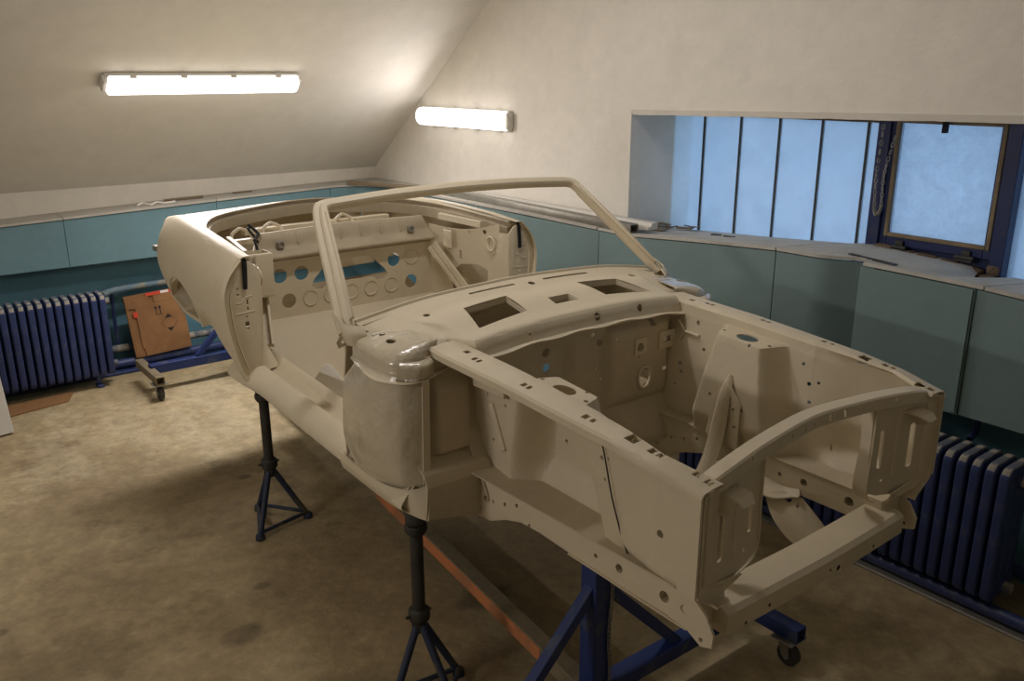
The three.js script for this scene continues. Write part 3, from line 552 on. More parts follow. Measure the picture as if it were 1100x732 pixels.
// --- scuttle side boxes, wrapped splash panels, footwell boxes
for (const s of [-1, 1]) {
  const m = (x, y, z) => [s * x, y, z];
  const box = sheet(loft([
    [m(.57, 1.176, -2.37), m(.60, 1.172, -2.37), m(.66, 1.166, -2.37), m(.70, 1.155, -2.375), m(.712, 1.13, -2.38), m(.714, 1.10, -2.38), m(.722, 1.088, -2.385)],
    [m(.56, 1.174, -2.26), m(.60, 1.170, -2.26), m(.66, 1.165, -2.26), m(.705, 1.152, -2.265), m(.722, 1.13, -2.262), m(.724, 1.10, -2.262), m(.745, 1.085, -2.262)],
    [m(.55, 1.170, -2.18), m(.59, 1.168, -2.18), m(.64, 1.163, -2.175), m(.682, 1.150, -2.16), m(.70, 1.125, -2.15), m(.702, 1.095, -2.148), m(.735, 1.080, -2.145)],
    [m(.545, 1.166, -2.165), m(.575, 1.165, -2.16), m(.61, 1.158, -2.15), m(.635, 1.145, -2.135), m(.642, 1.12, -2.125), m(.642, 1.09, -2.122), m(.665, 1.076, -2.092)],
    [m(.54, 1.165, -2.165), m(.555, 1.164, -2.16), m(.57, 1.158, -2.155), m(.578, 1.145, -2.15), m(.58, 1.12, -2.145), m(.582, 1.09, -2.142), m(.586, 1.078, -2.112)],
    [m(.53, 1.165, -2.17), m(.535, 1.164, -2.168), m(.538, 1.158, -2.165), m(.54, 1.145, -2.162), m(.54, 1.12, -2.16), m(.535, 1.09, -2.158), m(.51, 1.08, -2.135)]], 30, 40), .005);
  const b = mesh('scuttle_box', cut(box, [drill(s * .655, 1.165, -2.24, .019, 'y', .06, 20, .75, 1), drill(s * .645, 1.168, -2.31, .010, 'y', .06)]), M.gloss, car);
  for (const g of [rod(P(s * .67, 1.166, -2.33), P(s * .59, 1.172, -2.325), .005), rod(P(s * .64, 1.167, -2.275), P(s * .565, 1.173, -2.27), .005), sheet(loft([[m(.585, 1.125, -2.135), m(.64, 1.13, -2.11), m(.69, 1.13, -2.13)], [m(.585, 1.12, -2.115), m(.64, 1.12, -2.085), m(.70, 1.12, -2.12)], [m(.585, 1.085, -2.115), m(.645, 1.085, -2.085), m(.71, 1.085, -2.125)]], 12, 8), .006)]) mesh('pressed_bead', g, M.gloss, b);
  mesh('box_flange', sweep(spline([m(.700, 1.088, -2.385), m(.735, 1.083, -2.26), m(.742, 1.08, -2.175), m(.712, 1.078, -2.116), m(.665, 1.076, -2.092), m(.586, 1.078, -2.115), m(.518, 1.082, -2.14)], 40), [[-.012, -.002], [.010, -.002], [.013, .001], [.010, .004], [-.012, .004]], P(0, 1, 0)), M.primer, b);
  const spl = sheet(loft([
    [m(.712, 1.09, -2.345), m(.742, 1.085, -2.22), m(.705, 1.08, -2.12), m(.635, 1.075, -2.09)],
    [m(.728, 1.0, -2.425), m(.752, .98, -2.24), m(.712, .975, -2.12), m(.635, .97, -2.085)],
    [m(.730, .90, -2.438), m(.755, .88, -2.24), m(.715, .87, -2.12), m(.637, .87, -2.085)],
    [m(.730, .80, -2.442), m(.742, .78, -2.26), m(.706, .76, -2.13), m(.64, .76, -2.085)],
    [m(.728, .715, -2.36), m(.728, .715, -2.26), m(.695, .72, -2.14), m(.642, .725, -2.09)]], 40, 40), .005);
  const sp = mesh('splash_panel', spl, M.gloss, car);
  const ef = [m(.704, 1.09, -2.365), m(.716, 1.0, -2.452), m(.718, .90, -2.468), m(.718, .80, -2.472), m(.718, .71, -2.385)];
  mesh('edge_flange', sheet(loft([ef, ef.map(([x, y, z]) => [x + s * .014, y, z + .036])], 24, 2, linear, linear), .005, .3), M.primer, sp);
  mesh('front_flange', barBox(P(s * .633, 1.078, -2.082), P(s * .64, .74, -2.082), .026, .004, P(0, 0, 1), .001), M.primer, sp);
  // door hinge pillar behind the splash panel
  mesh('hinge_pillar', sheet(loft([[m(.72, 1.12, -2.42), m(.66, 1.12, -2.44), m(.60, 1.12, -2.42)], [m(.715, .9, -2.47), m(.66, .9, -2.475), m(.60, .9, -2.45)], [m(.715, .72, -2.47), m(.66, .72, -2.475), m(.60, .72, -2.45)]], 10, 10), .006), M.primer, car);
  // footwell front: embossed upper panel and lower box
  const up = []; for (let i = 0; i <= 24; i++) { up.push([]); for (let j = 0; j <= 24; j++) { const k = i / 24, x = lerp(.635, .452, j / 24), y = lerp(.79, 1.13, k); up[i].push(P(s * x, y, -2.135 + .04 * sstep(.635, .55, x) * 0 + .035 * sstep(.60, .575, x) * sstep(.45, .47, x) * sstep(.0, .10, k) * (1 - sstep(.68, .82, k)))); } }
  mesh('footwell_panel', sheet(up, .005), M.primerDull, car);
  mesh('footwell_box', [sheet(loft([[m(.655, .808, -2.13), m(.45, .808, -2.13)], [m(.66, .775, -2.065), m(.425, .772, -2.055)], [m(.662, .745, -2.045), m(.42, .742, -2.045)], [m(.668, .64, -2.05), m(.42, .585, -2.05)]], 8, 24, linear, linear), .006, .4), sheet([[P(s * .45, .808, -2.13), P(s * .425, .772, -2.055), P(s * .42, .585, -2.05)], [P(s * .43, .80, -2.2), P(s * .42, .70, -2.2), P(s * .42, .575, -2.2)]], .006, .4)], M.primerDull, car);
  mesh('sill_closing_plate', plate([[.55, .645], [.70, .652], [.708, .70], [.69, .735], [.55, .745]].map(([u, v]) => [s * u, v]), [], .005, atZ(-2.112)), M.primer, car);
  // front cap of the sill
  mesh('sill_front_cap', sheet(loft([[m(.722, .725, -2.50), m(.732, .722, -2.24), m(.698, .728, -2.11), m(.642, .74, -2.075)], [m(.725, .70, -2.50), m(.727, .69, -2.2), m(.692, .685, -2.09), m(.65, .70, -2.05)], [m(.715, .665, -2.50), m(.712, .655, -2.2), m(.685, .645, -2.08), m(.66, .635, -2.045)]], 20, 10), .006), M.primer, car);
}
// --- sills
{
  const prof = [[.545, .665], [.548, .742], [.553, .75], [.562, .745], [.575, .715], [.600, .706], [.628, .706], [.640, .732], [.648, .740], [.668, .738], [.700, .712], [.722, .684], [.722, .672], [.71, .660], [.69, .650], [.60, .645], [.545, .648]];
  const zs = [-3.50, -3.40, -3.2, -2.9, -2.6, -2.3, -2.10], rows = zs.map(z => { const up = (-z - 2.1) * .045; const wid = z < -3.35 ? .02 : 0; return prof.map(([x, y]) => [x + wid * (x > .66 ? 1 : 0), y + up, z]); });
  const g = [];
  for (let i = 0; i <= 36; i++) { const r = prof.map((_, k) => catmull(rows.map(q => q[k]), i / 36)); r.push(r[0]); g.push(r.map(p => P(...p))); }
  both('sill', sheet(g, .004));
}
// --- floor pan with tunnel and seat riser, tunnel walls
{
  const rows = [];
  for (let i = 0; i <= 40; i++) { rows.push([]); for (let j = 0; j <= 60; j++) {
    const x = lerp(-.56, .56, j / 60), z = lerp(-3.78, -2.10, i / 40); let y = .60 + .018 * Math.sin(z * 40) * 0;
    const tn = .20 * (1 - sstep(.10, .17, Math.abs(x))) * lerp(.8, 1, sstep(-3.5, -2.2, z)), rp = .25 * (1 - sstep(-3.79, -3.45, z)); y += Math.max(tn, rp); y += .05 * sstep(-3.40, -3.34, z) * (1 - sstep(-3.12, -3.04, z)) * sstep(.2, .24, Math.abs(x));
    y += .008 * sstep(.3, .5, .5 + .5 * Math.sin(x * 44)) * sstep(.2, .25, Math.abs(x)) * sstep(-3.0, -2.95, z);
    y += .10 * sstep(-2.35, -2.12, z);
    rows[i].push(P(x, y, z));
  } }
  const fp = mesh('floor_pan', cut(sheet(rows, .005), [drill(-.40, .62, -3.3, .012, 'y', .2), drill(-.30, .62, -3.2, .01, 'y', .2), drill(.35, .62, -3.2, .01, 'y', .2)]), M.primer, car);
  for (const s of [-1, 1]) mesh('seat_mount', [bx(s * .30 - .02, s * .30 + .02, .655, .66, -3.26, -3.20), bx(s * .30 - .02, s * .30 - .016, .66, .70, -3.26, -3.20), bx(s * .30 - .02, s * .30 + .02, .696, .70, -3.26, -3.23)], M.galv, fp);
}
// --- rear bulkhead with lightening holes, beam above it
{
  const outl = [[-.47, .84], [.47, .84], [.47, 1.15], [-.47, 1.15]], h = [];
  for (const x of [-.362, -.254, .246]) h.push(circle(x, 1.055, .036));
  for (const x of [-.326, .342]) h.push(circle(x, .93, .036));
  const trap = [[-.21, .985], [-.185, .965], [-.15, .962], [-.12, .985], [.12, .985], [.15, .962], [.185, .965], [.21, .99], [.19, 1.02], [.11, 1.095], [-.11, 1.095], [-.19, 1.02]];
  h.push(polyPath(trap));
  const bh = mesh('rear_bulkhead', plate(outl, h, .005, atZ(-3.785), .001), M.primer, car);
  for (const x of [-.218, -.11, -.002, .108, .225]) mesh('pressed_disc', lathe([[0, 0], [.030, 0], [.034, .004], [.036, .006], [.038, .006], [.038, .002]].map(([r, y]) => [r, y - .0]), 24).rotateX(Math.PI / 2).translate(x, .93, -3.780), M.primer, bh);
  mesh('pressed_disc', lathe([[0, 0], [.030, 0], [.036, .006], [.038, .002]], 24).rotateX(Math.PI / 2).translate(.346, 1.058, -3.780), M.primer, bh);
  mesh('bulkhead_crease', [rod(P(-.47, .842, -3.778), P(.47, .842, -3.778), .007), rod(P(-.47, 1.125, -3.777), P(.47, 1.125, -3.777), .005)], M.primer, bh);
  const bm = sheet(loft([[[-.43, 1.252, -3.83], [0, 1.258, -3.84], [.43, 1.252, -3.83]], [[-.43, 1.255, -3.80], [0, 1.262, -3.81], [.43, 1.255, -3.80]], [[-.435, 1.235, -3.785], [0, 1.24, -3.79], [.435, 1.235, -3.785]], [[-.46, 1.185, -3.772], [0, 1.19, -3.775], [.46, 1.185, -3.772]], [[-.46, 1.162, -3.735], [0, 1.165, -3.735], [.46, 1.162, -3.735]], [[-.46, 1.145, -3.735], [0, 1.148, -3.735], [.46, 1.145, -3.735]], [[-.46, 1.14, -3.79], [0, 1.143, -3.79], [.46, 1.14, -3.79]]], 20, 36), .005, .35);
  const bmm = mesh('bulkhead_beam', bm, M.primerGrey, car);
  for (const x of [-.26, -.15, -.04, .07, .18, .29]) mesh('stiffener', rod(P(x, 1.25, -3.79), P(x, 1.20, -3.77), .004), M.primerGrey, bmm);
  for (const x of [-.355, .34]) mesh('catch', [new RoundedBoxGeometry(.036, .032, .016, 2, .006).translate(x, 1.205, -3.762), new THREE.TorusGeometry(.013, .004, 6, 16).translate(x, 1.205, -3.752)], M.galv, bmm);
  // trunk floor, spare tyre shelf and back panel seen through the openings
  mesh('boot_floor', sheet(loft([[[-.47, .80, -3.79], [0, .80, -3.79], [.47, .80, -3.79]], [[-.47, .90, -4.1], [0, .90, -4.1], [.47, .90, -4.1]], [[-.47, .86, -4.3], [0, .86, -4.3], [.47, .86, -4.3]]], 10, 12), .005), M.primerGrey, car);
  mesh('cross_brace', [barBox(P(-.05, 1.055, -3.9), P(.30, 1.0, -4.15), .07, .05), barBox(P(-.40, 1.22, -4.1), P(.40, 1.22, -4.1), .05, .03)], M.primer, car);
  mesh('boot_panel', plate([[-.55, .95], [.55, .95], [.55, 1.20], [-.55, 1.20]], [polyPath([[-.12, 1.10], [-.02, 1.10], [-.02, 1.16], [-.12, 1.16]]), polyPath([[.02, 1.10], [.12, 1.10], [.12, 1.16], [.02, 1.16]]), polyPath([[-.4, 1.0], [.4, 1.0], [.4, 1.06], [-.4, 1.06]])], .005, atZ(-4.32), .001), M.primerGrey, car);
  for (const [x, z] of [[-.28, -4.02], [.12, -4.05], [-.46, -3.95]]) mesh('hood_hinge', [pipe([P(x - .05, 1.21, z), P(x - .045, 1.24, z - .01), P(x, 1.262, z - .02), P(x + .045, 1.24, z - .02), P(x + .05, 1.21, z)], .008), bx(x - .06, x + .06, 1.19, 1.215, z - .02, z + .02, .004)], M.primer, car);
}
// --- belt boxes, inner quarters, wheelhouses, shut pillars, rear fenders
const skin = [                                                       // w, y per station; rows along z
  [-3.315, [[.672, 1.262], [.712, 1.254], [.768, 1.188], [.796, 1.11], [.792, 1.0], [.776, .90], [.752, .80], [.722, .755]]],
  [-3.46, [[.666, 1.272], [.712, 1.266], [.770, 1.195], [.799, 1.112], [.795, 1.015], [.780, .93], [.757, .865], [.73, .825]]],
  [-3.6, [[.66, 1.282], [.712, 1.275], [.772, 1.20], [.80, 1.12], [.796, 1.04], [.787, .995], [.768, .955], [.745, .92]]],
  [-4.0, [[.63, 1.296], [.690, 1.287], [.752, 1.21], [.785, 1.10], [.778, 1.0], [.755, .92], [.73, .84], [.71, .79]]],
  [-4.4, [[.575, 1.283], [.638, 1.272], [.700, 1.20], [.727, 1.10], [.718, 1.02], [.70, .97], [.68, .93], [.665, .905]]],
  [-4.76, [[.49, 1.226], [.560, 1.224], [.594, 1.15], [.608, 1.08], [.606, 1.03], [.600, .995], [.592, .975], [.585, .96]]]];
{
  const rows = skin.map(([z, r]) => r.map(([w, y]) => [w, y, z]));
  let g = sheet(loft(rows, 56, 70), .004);
  g = cut(g, [drill(.75, .80, -3.90, .285, 'x', .5, 64)]);
  const [qa, qb] = both('rear_fender', g, M.primer);
  const at = (y, z) => { let best = .75; for (let k = 0; k < 1; k++) best = table([[-4.76, .60], [-4.4, .71], [-4.0, .772], [-3.6, .79], [-3.3, .79]])(z) - .10 * Math.max(0, 1.0 - y) * 1.3; return best; };
  for (const [s, par] of [[-1, qa], [1, qb]]) {
    const pth = []; for (let i = 0; i <= 40; i++) { const a = lerp(.42, 1.62, i / 40), z = -3.90 + .283 * Math.cos(a), y = .80 + .283 * Math.sin(a); pth.push(P(s * (at(y, z) - .004), y, z)); }
    mesh('arch_lip', sweep(pth, [[-.004, -.022], [.006, -.022], [.006, .010], [-.004, .010]], P(s, 0, 0)), M.primer, par);
    const rear = [[.774, 1.083, -3.93], [.756, 1.03, -4.075], [.735, .955, -4.15], [.705, .880, -4.06], [.695, .868, -3.86]].map(([x, y, z]) => [s * x, y, z]);
    const fore = [[.772, 1.085, -3.90], [.788, 1.062, -3.78], [.788, 1.02, -3.69], [.775, .965, -3.645], [.752, .925, -3.635]].map(([x, y, z]) => [s * x, y, z]);
    const deep = fore.map((q, k) => [s * .56, lerp(q[1], rear[k][1], .5) + .03, lerp(q[2], rear[k][2], .5) - .05]);
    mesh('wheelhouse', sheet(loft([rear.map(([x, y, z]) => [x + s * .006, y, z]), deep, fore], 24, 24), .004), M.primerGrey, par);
    mesh('arch_lip', sweep(spline(rear, 30), [[-.010, -.012], [.008, -.012], [.008, .016], [-.010, .016]], P(s, 0, 0)), M.primer, par);
  }
  // tail panel
  mesh('tail_panel', sheet(loft([[[-.585, .96, -4.762], [0, .95, -4.83], [.585, .96, -4.762]], [[-.607, 1.08, -4.765], [0, 1.08, -4.84], [.607, 1.08, -4.765]], [[-.555, 1.222, -4.76], [0, 1.222, -4.82], [.555, 1.222, -4.76]]], 24, 12), .005), M.primer, car);
  mesh('tail_bracket', bx(-.645, -.595, 1.055, 1.085, -4.79, -4.74, .004), M.galv, car);
}
// --- rear deck with its U shaped opening
{
  const half = [[.688, 1.247, -3.40, .700, 1.256, -3.36], [.655, 1.270, -3.70, .672, 1.279, -3.72], [.622, 1.283, -3.95, .640, 1.294, -4.02], [.50, 1.298, -4.17, .575, 1.283, -4.40], [.26, 1.315, -4.25, .36, 1.228, -4.77], [0, 1.328, -4.265, 0, 1.226, -4.81]];
  const full = [...half.map(r => [-r[0], r[1], r[2], -r[3], r[4], r[5]]), ...half.slice(0, 5).reverse()];
  const rows = [full.map(r => r.slice(0, 3)), full.map(r => [lerp(r[0], r[3], .5), lerp(r[1], r[4], .5) + .006, lerp(r[2], r[5], .5)]), full.map(r => r.slice(3, 6))];
  const deck = mesh('rear_deck', sheet(loft(rows, 90, 12), .005), M.primer, car);
  const lip = full.map(r => [r[0], r[1], r[2]]);
  const inward = p => { const l = Math.hypot(p[0], p[2] + 3.3) || 1; return [-p[0] / l, -(p[2] + 3.3) / l]; };
  const band = [0, 1, 2, 3, 4].map(k => lip.map(p => { const [ix, iz] = inward(p), o = [0, -.022, -.020, .010, .004][k], d = [-.001, -.006, -.022, -.026, -.075][k]; return [p[0] + ix * o, p[1] + d, p[2] + iz * o]; }));
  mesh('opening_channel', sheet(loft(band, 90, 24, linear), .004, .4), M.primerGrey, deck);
}
for (const s of [-1, 1]) {
  const m = (x, y, z) => [s * x, y, z];
  // shut pillar facing the door opening
  const outl = [[.705, 1.248], [.762, 1.185], [.788, 1.11], [.784, 1.0], [.768, .90], [.744, .80], [.718, .745], [.655, .775], [.648, .86], [.64, 1.0], [.635, 1.12], [.638, 1.205], [.665, 1.235]].map(([a, b]) => [s * a, b]);
  const pil = mesh('door_shut_pillar', cut(clean(plate(outl, [], .005, atZ(-3.335), .001)), [slot(s * .692, 1.075, -3.33, .008, .022, .04), slot(s * .692, 1.048, -3.33, .008, .016, .04), slot(s * .70, .985, -3.33, .018, .020, .04), drill(s * .728, 1.135, -3.33, .005, 'z', .04), drill(s * .728, 1.11, -3.33, .005, 'z', .04), drill(s * .698, .965, -3.33, .005, 'z', .04), drill(s * .70, 1.015, -3.33, .005, 'z', .04)]), M.primer, car);
  mesh('skin_flange', sweep(spline([m(.712, 1.254, -3.315), m(.768, 1.188, -3.315), m(.796, 1.11, -3.315), m(.792, 1.0, -3.315), m(.776, .90, -3.315), m(.752, .80, -3.315), m(.722, .735, -3.315)], 40), [[-.002, -.010], [.002, -.010], [.002, .010], [-.002, .010]], P(s * -.6, 0, 1)), M.primer, pil);
  for (const g of [sweep(spline([m(.735, 1.17, -3.329), m(.762, 1.10, -3.329), m(.758, 1.0, -3.329), m(.742, .90, -3.329), m(.715, .80, -3.329)], 30), [[-.006, -.003], [0, .004], [.006, -.003]], P(0, 0, 1)), rod(P(s * .745, 1.03, -3.331), P(s * .665, 1.035, -3.331), .004), pipe([P(s * .74, 1.075, -3.331), P(s * .715, 1.075, -3.331), P(s * .70, 1.095, -3.331), P(s * .672, 1.098, -3.331)], .004)]) mesh('pressed_bead', g, M.primer, pil);
  mesh('window_seal', sheet(loft([[m(.705, 1.262, -3.42), m(.690, 1.262, -3.42)], [m(.700, 1.252, -3.335), m(.684, 1.25, -3.335)], [m(.702, 1.22, -3.322), m(.684, 1.22, -3.322)], [m(.706, 1.13, -3.322), m(.690, 1.13, -3.322)]], 3, 14), .006), M.black, pil);
  mesh('jamb_return', sheet(loft([[m(.638, 1.205, -3.33), m(.625, 1.205, -3.36), m(.61, 1.20, -3.46)], [m(.636, 1.05, -3.33), m(.622, 1.05, -3.36), m(.605, 1.05, -3.46)], [m(.645, .88, -3.33), m(.63, .88, -3.355), m(.595, .88, -3.44)], [m(.655, .775, -3.325), m(.62, .775, -3.33), m(.57, .77, -3.36)]], 10, 20), .005), M.primer, pil);
  // quarter trim panel inside
  const zx = (k, y) => P(s * lerp(.465, .62, Math.pow(k, .85)), y, lerp(-3.785, -3.385, k)), rows = [];
  for (let i = 0; i <= 24; i++) { rows.push([]); for (let j = 0; j <= 30; j++) { const k = j / 30, yt = 1.215 + .035 * k - .03 * Math.sin(k * Math.PI), p = zx(k, lerp(.78, yt, i / 24)); const d = .012 * Math.sin(Math.PI * k) * Math.sin(Math.PI * i / 24); p.x += s * d; rows[i].push(p); } }
  const hole = new THREE.ExtrudeGeometry(new THREE.Shape([[-3.66, .70], [-3.42, .70], [-3.415, .95], [-3.44, 1.0], [-3.52, 1.03], [-3.62, 1.02], [-3.67, .97]].map(([a, b]) => new THREE.Vector2(a, b))), { depth: .4, bevelEnabled: false });
  const q = mesh('quarter_inner_panel', cut(sheet(rows, .004), [atX(s > 0 ? .75 : -.35)(hole), drill(s * .59, 1.145, -3.43, .022, 'x', .1, 20), slot(s * .53, 1.07, -3.62, .1, .045, .014), drill(s * .5, 1.09, -3.68, .007, 'x', .15), drill(s * .55, 1.19, -3.56, .006, 'x', .15), drill(s * .6, 1.09, -3.42, .005, 'x', .1), drill(s * .6, 1.2, -3.47, .012, 'x', .1)]), M.primer, car);
  mesh('pressed_boss', [new THREE.TorusGeometry(.034, .005, 8, 24).rotateY(Math.PI / 2).translate(s * .598, 1.145, -3.43), new RoundedBoxGeometry(.01, .09, .07, 3, .005).translate(s * .497, 1.15, -3.66)], M.primer, q);
  mesh('wheelhouse_inner', sheet(loft([[m(.50, 1.05, -3.80), m(.68, 1.06, -3.61), m(.70, 1.06, -3.37)], [m(.50, .72, -3.80), m(.66, .74, -3.61), m(.68, .74, -3.37)]], 16, 4), .004), M.primer, car);
  mesh('diagonal_channel', [barBox(P(s * .46, 1.10, -3.76), P(s * .555, .82, -3.50), .05, .025), barBox(P(s * .455, 1.12, -3.73), P(s * .55, .83, -3.46), .012, .035)], M.primer, car);
  mesh('roof_mount', [barBox(P(s * .565, 1.238, -3.84), P(s * .61, 1.228, -3.52), .022, .035)], M.primer, car);
  if (s < 0) mesh('seat_belt_box', cut(clean(bx(-.585, -.475, 1.02, 1.215, -3.66, -3.56, .008)), [bx(-.575, -.485, 1.08, 1.3, -3.65, -3.57)]), M.primer, car);
}
mesh('harness', [pipe([P(-.50, 1.20, -3.66), P(-.49, 1.25, -3.72), P(-.46, 1.23, -3.76), P(-.47, 1.28, -3.84), P(-.44, 1.27, -3.90)], .006), pipe([P(-.48, 1.24, -3.75), P(-.44, 1.26, -3.80), P(-.45, 1.29, -3.88)], .007)], M.black, car);

// ---------------------------------------------------------------- jack stands
function jackStand(label, x, z, top, feet, apex) {
  const o = group('jack_stand', x, 0, z); tag(o, label, 'jack stand');
  const pole = lathe([[.0, apex - .03], [.024, apex - .03], [.026, apex - .02], [.026, apex + .01], [.034, apex + .012], [.036, apex + .018], [.036, apex + .045], [.030, apex + .052], [.0215, apex + .054], [.0215, top - .085], [.026, top - .083], [.026, top - .045], [.0215, top - .043], [.0, top - .043]], 24);
  mesh('pole', pole, M.darkSteel, o);
  mesh('collar', lathe([[.022, top - .075], [.034, top - .075], [.037, top - .07], [.037, top - .05], [.034, top - .045], [.022, top - .045]], 8).rotateY(.3), M.darkSteel, o);
  mesh('saddle', lathe([[0, top - .045], [.030, top - .045], [.034, top - .03], [.034, top - .004], [.028, top], [.024, top - .004], [.022, top - .016], [0, top - .018]], 24), M.rubber, o);
  mesh('pin', rod(P(-.05, apex + .032, 0), P(.045, apex + .032, 0), .005), M.darkSteel, o);
  const F = feet.map(([a, b]) => P(a - x, .012, b - z));
  for (const f of F) {
    const leg = mesh('leg', rod(P(f.x * .09, apex - .005, f.z * .09), f, .0135, .0125, 12), M.standBlue, o);
    mesh('foot', lathe([[0, 0], [.020, 0], [.021, .006], [.019, .024], [.0125, .026], [0, .026]], 14).translate(f.x, 0, f.z), M.standBlue, leg);
  }
  for (let i = 0; i < 3; i++) { const a = F[i], b = F[(i + 1) % 3]; mesh('base_rail', rod(P(a.x, .03, a.z), P(b.x, .03, b.z), .0085, .0085, 10), M.standBlue, o); }
  return o;
}
jackStand('dark jack stand under the door end of the sill near the rear fender', -.615, -3.46, .672, [[-.727, -3.35], [-.476, -3.407], [-.627, -3.616]], .265);
jackStand('dark jack stand under the front end of the sill', -.655, -2.135, .632, [[-.775, -2.10], [-.545, -2.075], [-.64, -1.975]], .225);

// ---------------------------------------------------------------- wheeled trolley under the body
{
  const o = group('body_trolley', -.3, 0, -3.4); tag(o, 'blue wheeled steel trolley lying beneath the car body shell', 'trolley');
  const L = (g) => { g.translate(.3, 0, 3.4); return g; }, add = (n, g, m) => mesh(n, (Array.isArray(g) ? g : [g]).map(L), m, o);
  add('spine_beam', barBox(P(-.355, .115, -1.63), P(.06, .115, -5.54), .06, .06), M.dust);
  { const q = k => P(lerp(-.355, .06, k) - .0305, .115, lerp(-1.63, -5.54, k) - .003); add('painted_side', barBox(q(.06), q(.41), .003, .05, P(0, 1, 0), .001), M.orange); }
  add('front_beam', barBox(P(-.78, .15, -1.60), P(.42, .15, -1.60), .06, .05), M.dolly);
  add('rear_beam', barBox(P(-.55, .15, -5.57), P(.65, .15, -5.57), .06, .06), M.dolly);
  const post = add('post', bx(-.40, -.335, .13, .645, -1.635, -1.57, .004), M.dolly);
  mesh('top_plate', L(bx(-.44, -.33, .628, .640, -1.66, -1.54, .002)), M.dolly, post);
  add('brace', barBox(P(-.385, .52, -1.60), P(-.74, .165, -1.60), .035, .035), M.dolly); add('brace', barBox(P(-.35, .52, -1.60), P(.0, .165, -1.60), .035, .035), M.dolly);
  const rpost = add('post', bx(.03, .09, .15, .78, -5.60, -5.54, .004), M.dolly);
  add('brace', barBox(P(.04, .46, -5.57), P(-.24, .18, -5.57), .035, .035), M.dolly); add('brace', barBox(P(.08, .46, -5.57), P(.36, .18, -5.57), .035, .035), M.dolly);
  // chain down the front post
  const ch = []; for (let i = 0; i < 26; i++) { const t = new THREE.TorusGeometry(.0075, .0022, 5, 10).scale(.75, 1.35, 1); if (i % 2) t.rotateY(Math.PI / 2); ch.push(moved(t, -.345 + .004 * Math.sin(i * .35), .57 - i * .0155, -1.562)); }
  mesh('chain', ch.map(L), M.galv, post); mesh('hook', L(new THREE.TorusGeometry(.022, .004, 8, 20, 5).translate(-.345, .145, -1.56)), M.galv, post);
  add('wire_loop', new THREE.TorusGeometry(.05, .004, 8, 24).rotateX(1.25).translate(-.43, .20, -1.58), M.black);
  for (const [x, z0, z1, m] of [[-.55, -5.80, -5.34, M.dust], [.65, -5.80, -5.34, M.dust], [.385, -1.72, -1.385, M.dolly], [-.78, -1.72, -1.385, M.dolly]]) {
    const front = z1 > -3, zc = z1 - .045, t = .004;
    const arm = add('castor_arm', cut(clean(barBox(P(x, .135, z0), P(x, .135, z1), .052, .052, P(0, 1, 0), .003)), [bx(x - .021, x + .021, .114, .156, z1 - .05, z1 + .02)]), m);
    mesh('castor_plate', L(bx(x - .045, x + .045, .101, .108, zc - .045, zc + .04, .002)), M.galv, arm);
    const fork = mesh('castor_fork', [lathe([[0, .092], [.026, .092], [.028, .1], [0, .1]], 20).translate(x, 0, zc), ...[-1, 1].map(s => plate([[zc - .03, .094], [zc + .012, .094], [zc + .018, .035], [zc + .004, .028], [zc - .012, .04]], [], .003, atX(x + s * .021 + .0015)))].map(L), M.galv, arm);
    mesh('wheel', L(lathe([[.008, -.013], [.026, -.013], [.036, -.015], [.041, -.010], [.0415, 0], [.041, .010], [.036, .015], [.026, .013], [.008, .013]], 28).rotateZ(Math.PI / 2).translate(x, .0415, zc + .005)), M.rubber, fork);
    mesh('hub', L(rod(P(x - .024, .0415, zc + .005), P(x + .024, .0415, zc + .005), .011)), M.galv, fork);
  }
}

// ---------------------------------------------------------------- cast iron radiators
const secShape = (() => {                                           // outline in (depth, y); 0 = front
  const s = new THREE.Shape(), D = .17, y0 = .085, y1 = .605, r = .035;
  s.moveTo(r, y0); s.lineTo(D - r, y0); s.quadraticCurveTo(D, y0, D, y0 + r); s.lineTo(D, y1 - r); s.quadraticCurveTo(D, y1, D - r, y1); s.lineTo(r, y1); s.quadraticCurveTo(0, y1, 0, y1 - r); s.lineTo(0, y0 + r); s.quadraticCurveTo(0, y0, r, y0);
  for (const a of [.042, .104]) { const p = new THREE.Path(), w = .024; p.moveTo(a, y0 + .075); p.lineTo(a + w, y0 + .075); p.lineTo(a + w, y1 - .075); p.quadraticCurveTo(a + w / 2, y1 - .055, a, y1 - .075); p.closePath(); s.holes.push(p); }
  return s;
})();
const secGeo = uvBox(toCreasedNormals(clean(new THREE.ExtrudeGeometry(secShape, { depth: .018, bevelEnabled: true, bevelSize: .008, bevelThickness: .0095, bevelSegments: 3, curveSegments: 6 }).translate(0, 0, -.009)), .8));
const capGeo = (() => {                                             // dusty crown of a section
  const s = new THREE.Shape(); const D = .178, y1 = .614; s.moveTo(-.004, y1 - .045); s.quadraticCurveTo(-.002, y1, .032, y1); s.lineTo(D - .036, y1); s.quadraticCurveTo(D - .004, y1, D - .004, y1 - .045); s.lineTo(D - .016, y1 - .045); s.quadraticCurveTo(D - .018, y1 - .008, D - .04, y1 - .008); s.lineTo(.034, y1 - .008); s.quadraticCurveTo(.008, y1 - .008, .006, y1 - .045); s.closePath();
  return uvBox(toCreasedNormals(clean(new THREE.ExtrudeGeometry(s, { depth: .020, bevelEnabled: true, bevelSize: .003, bevelThickness: .004, bevelSegments: 2 }).translate(0, 0, -.010)), .8));
})();
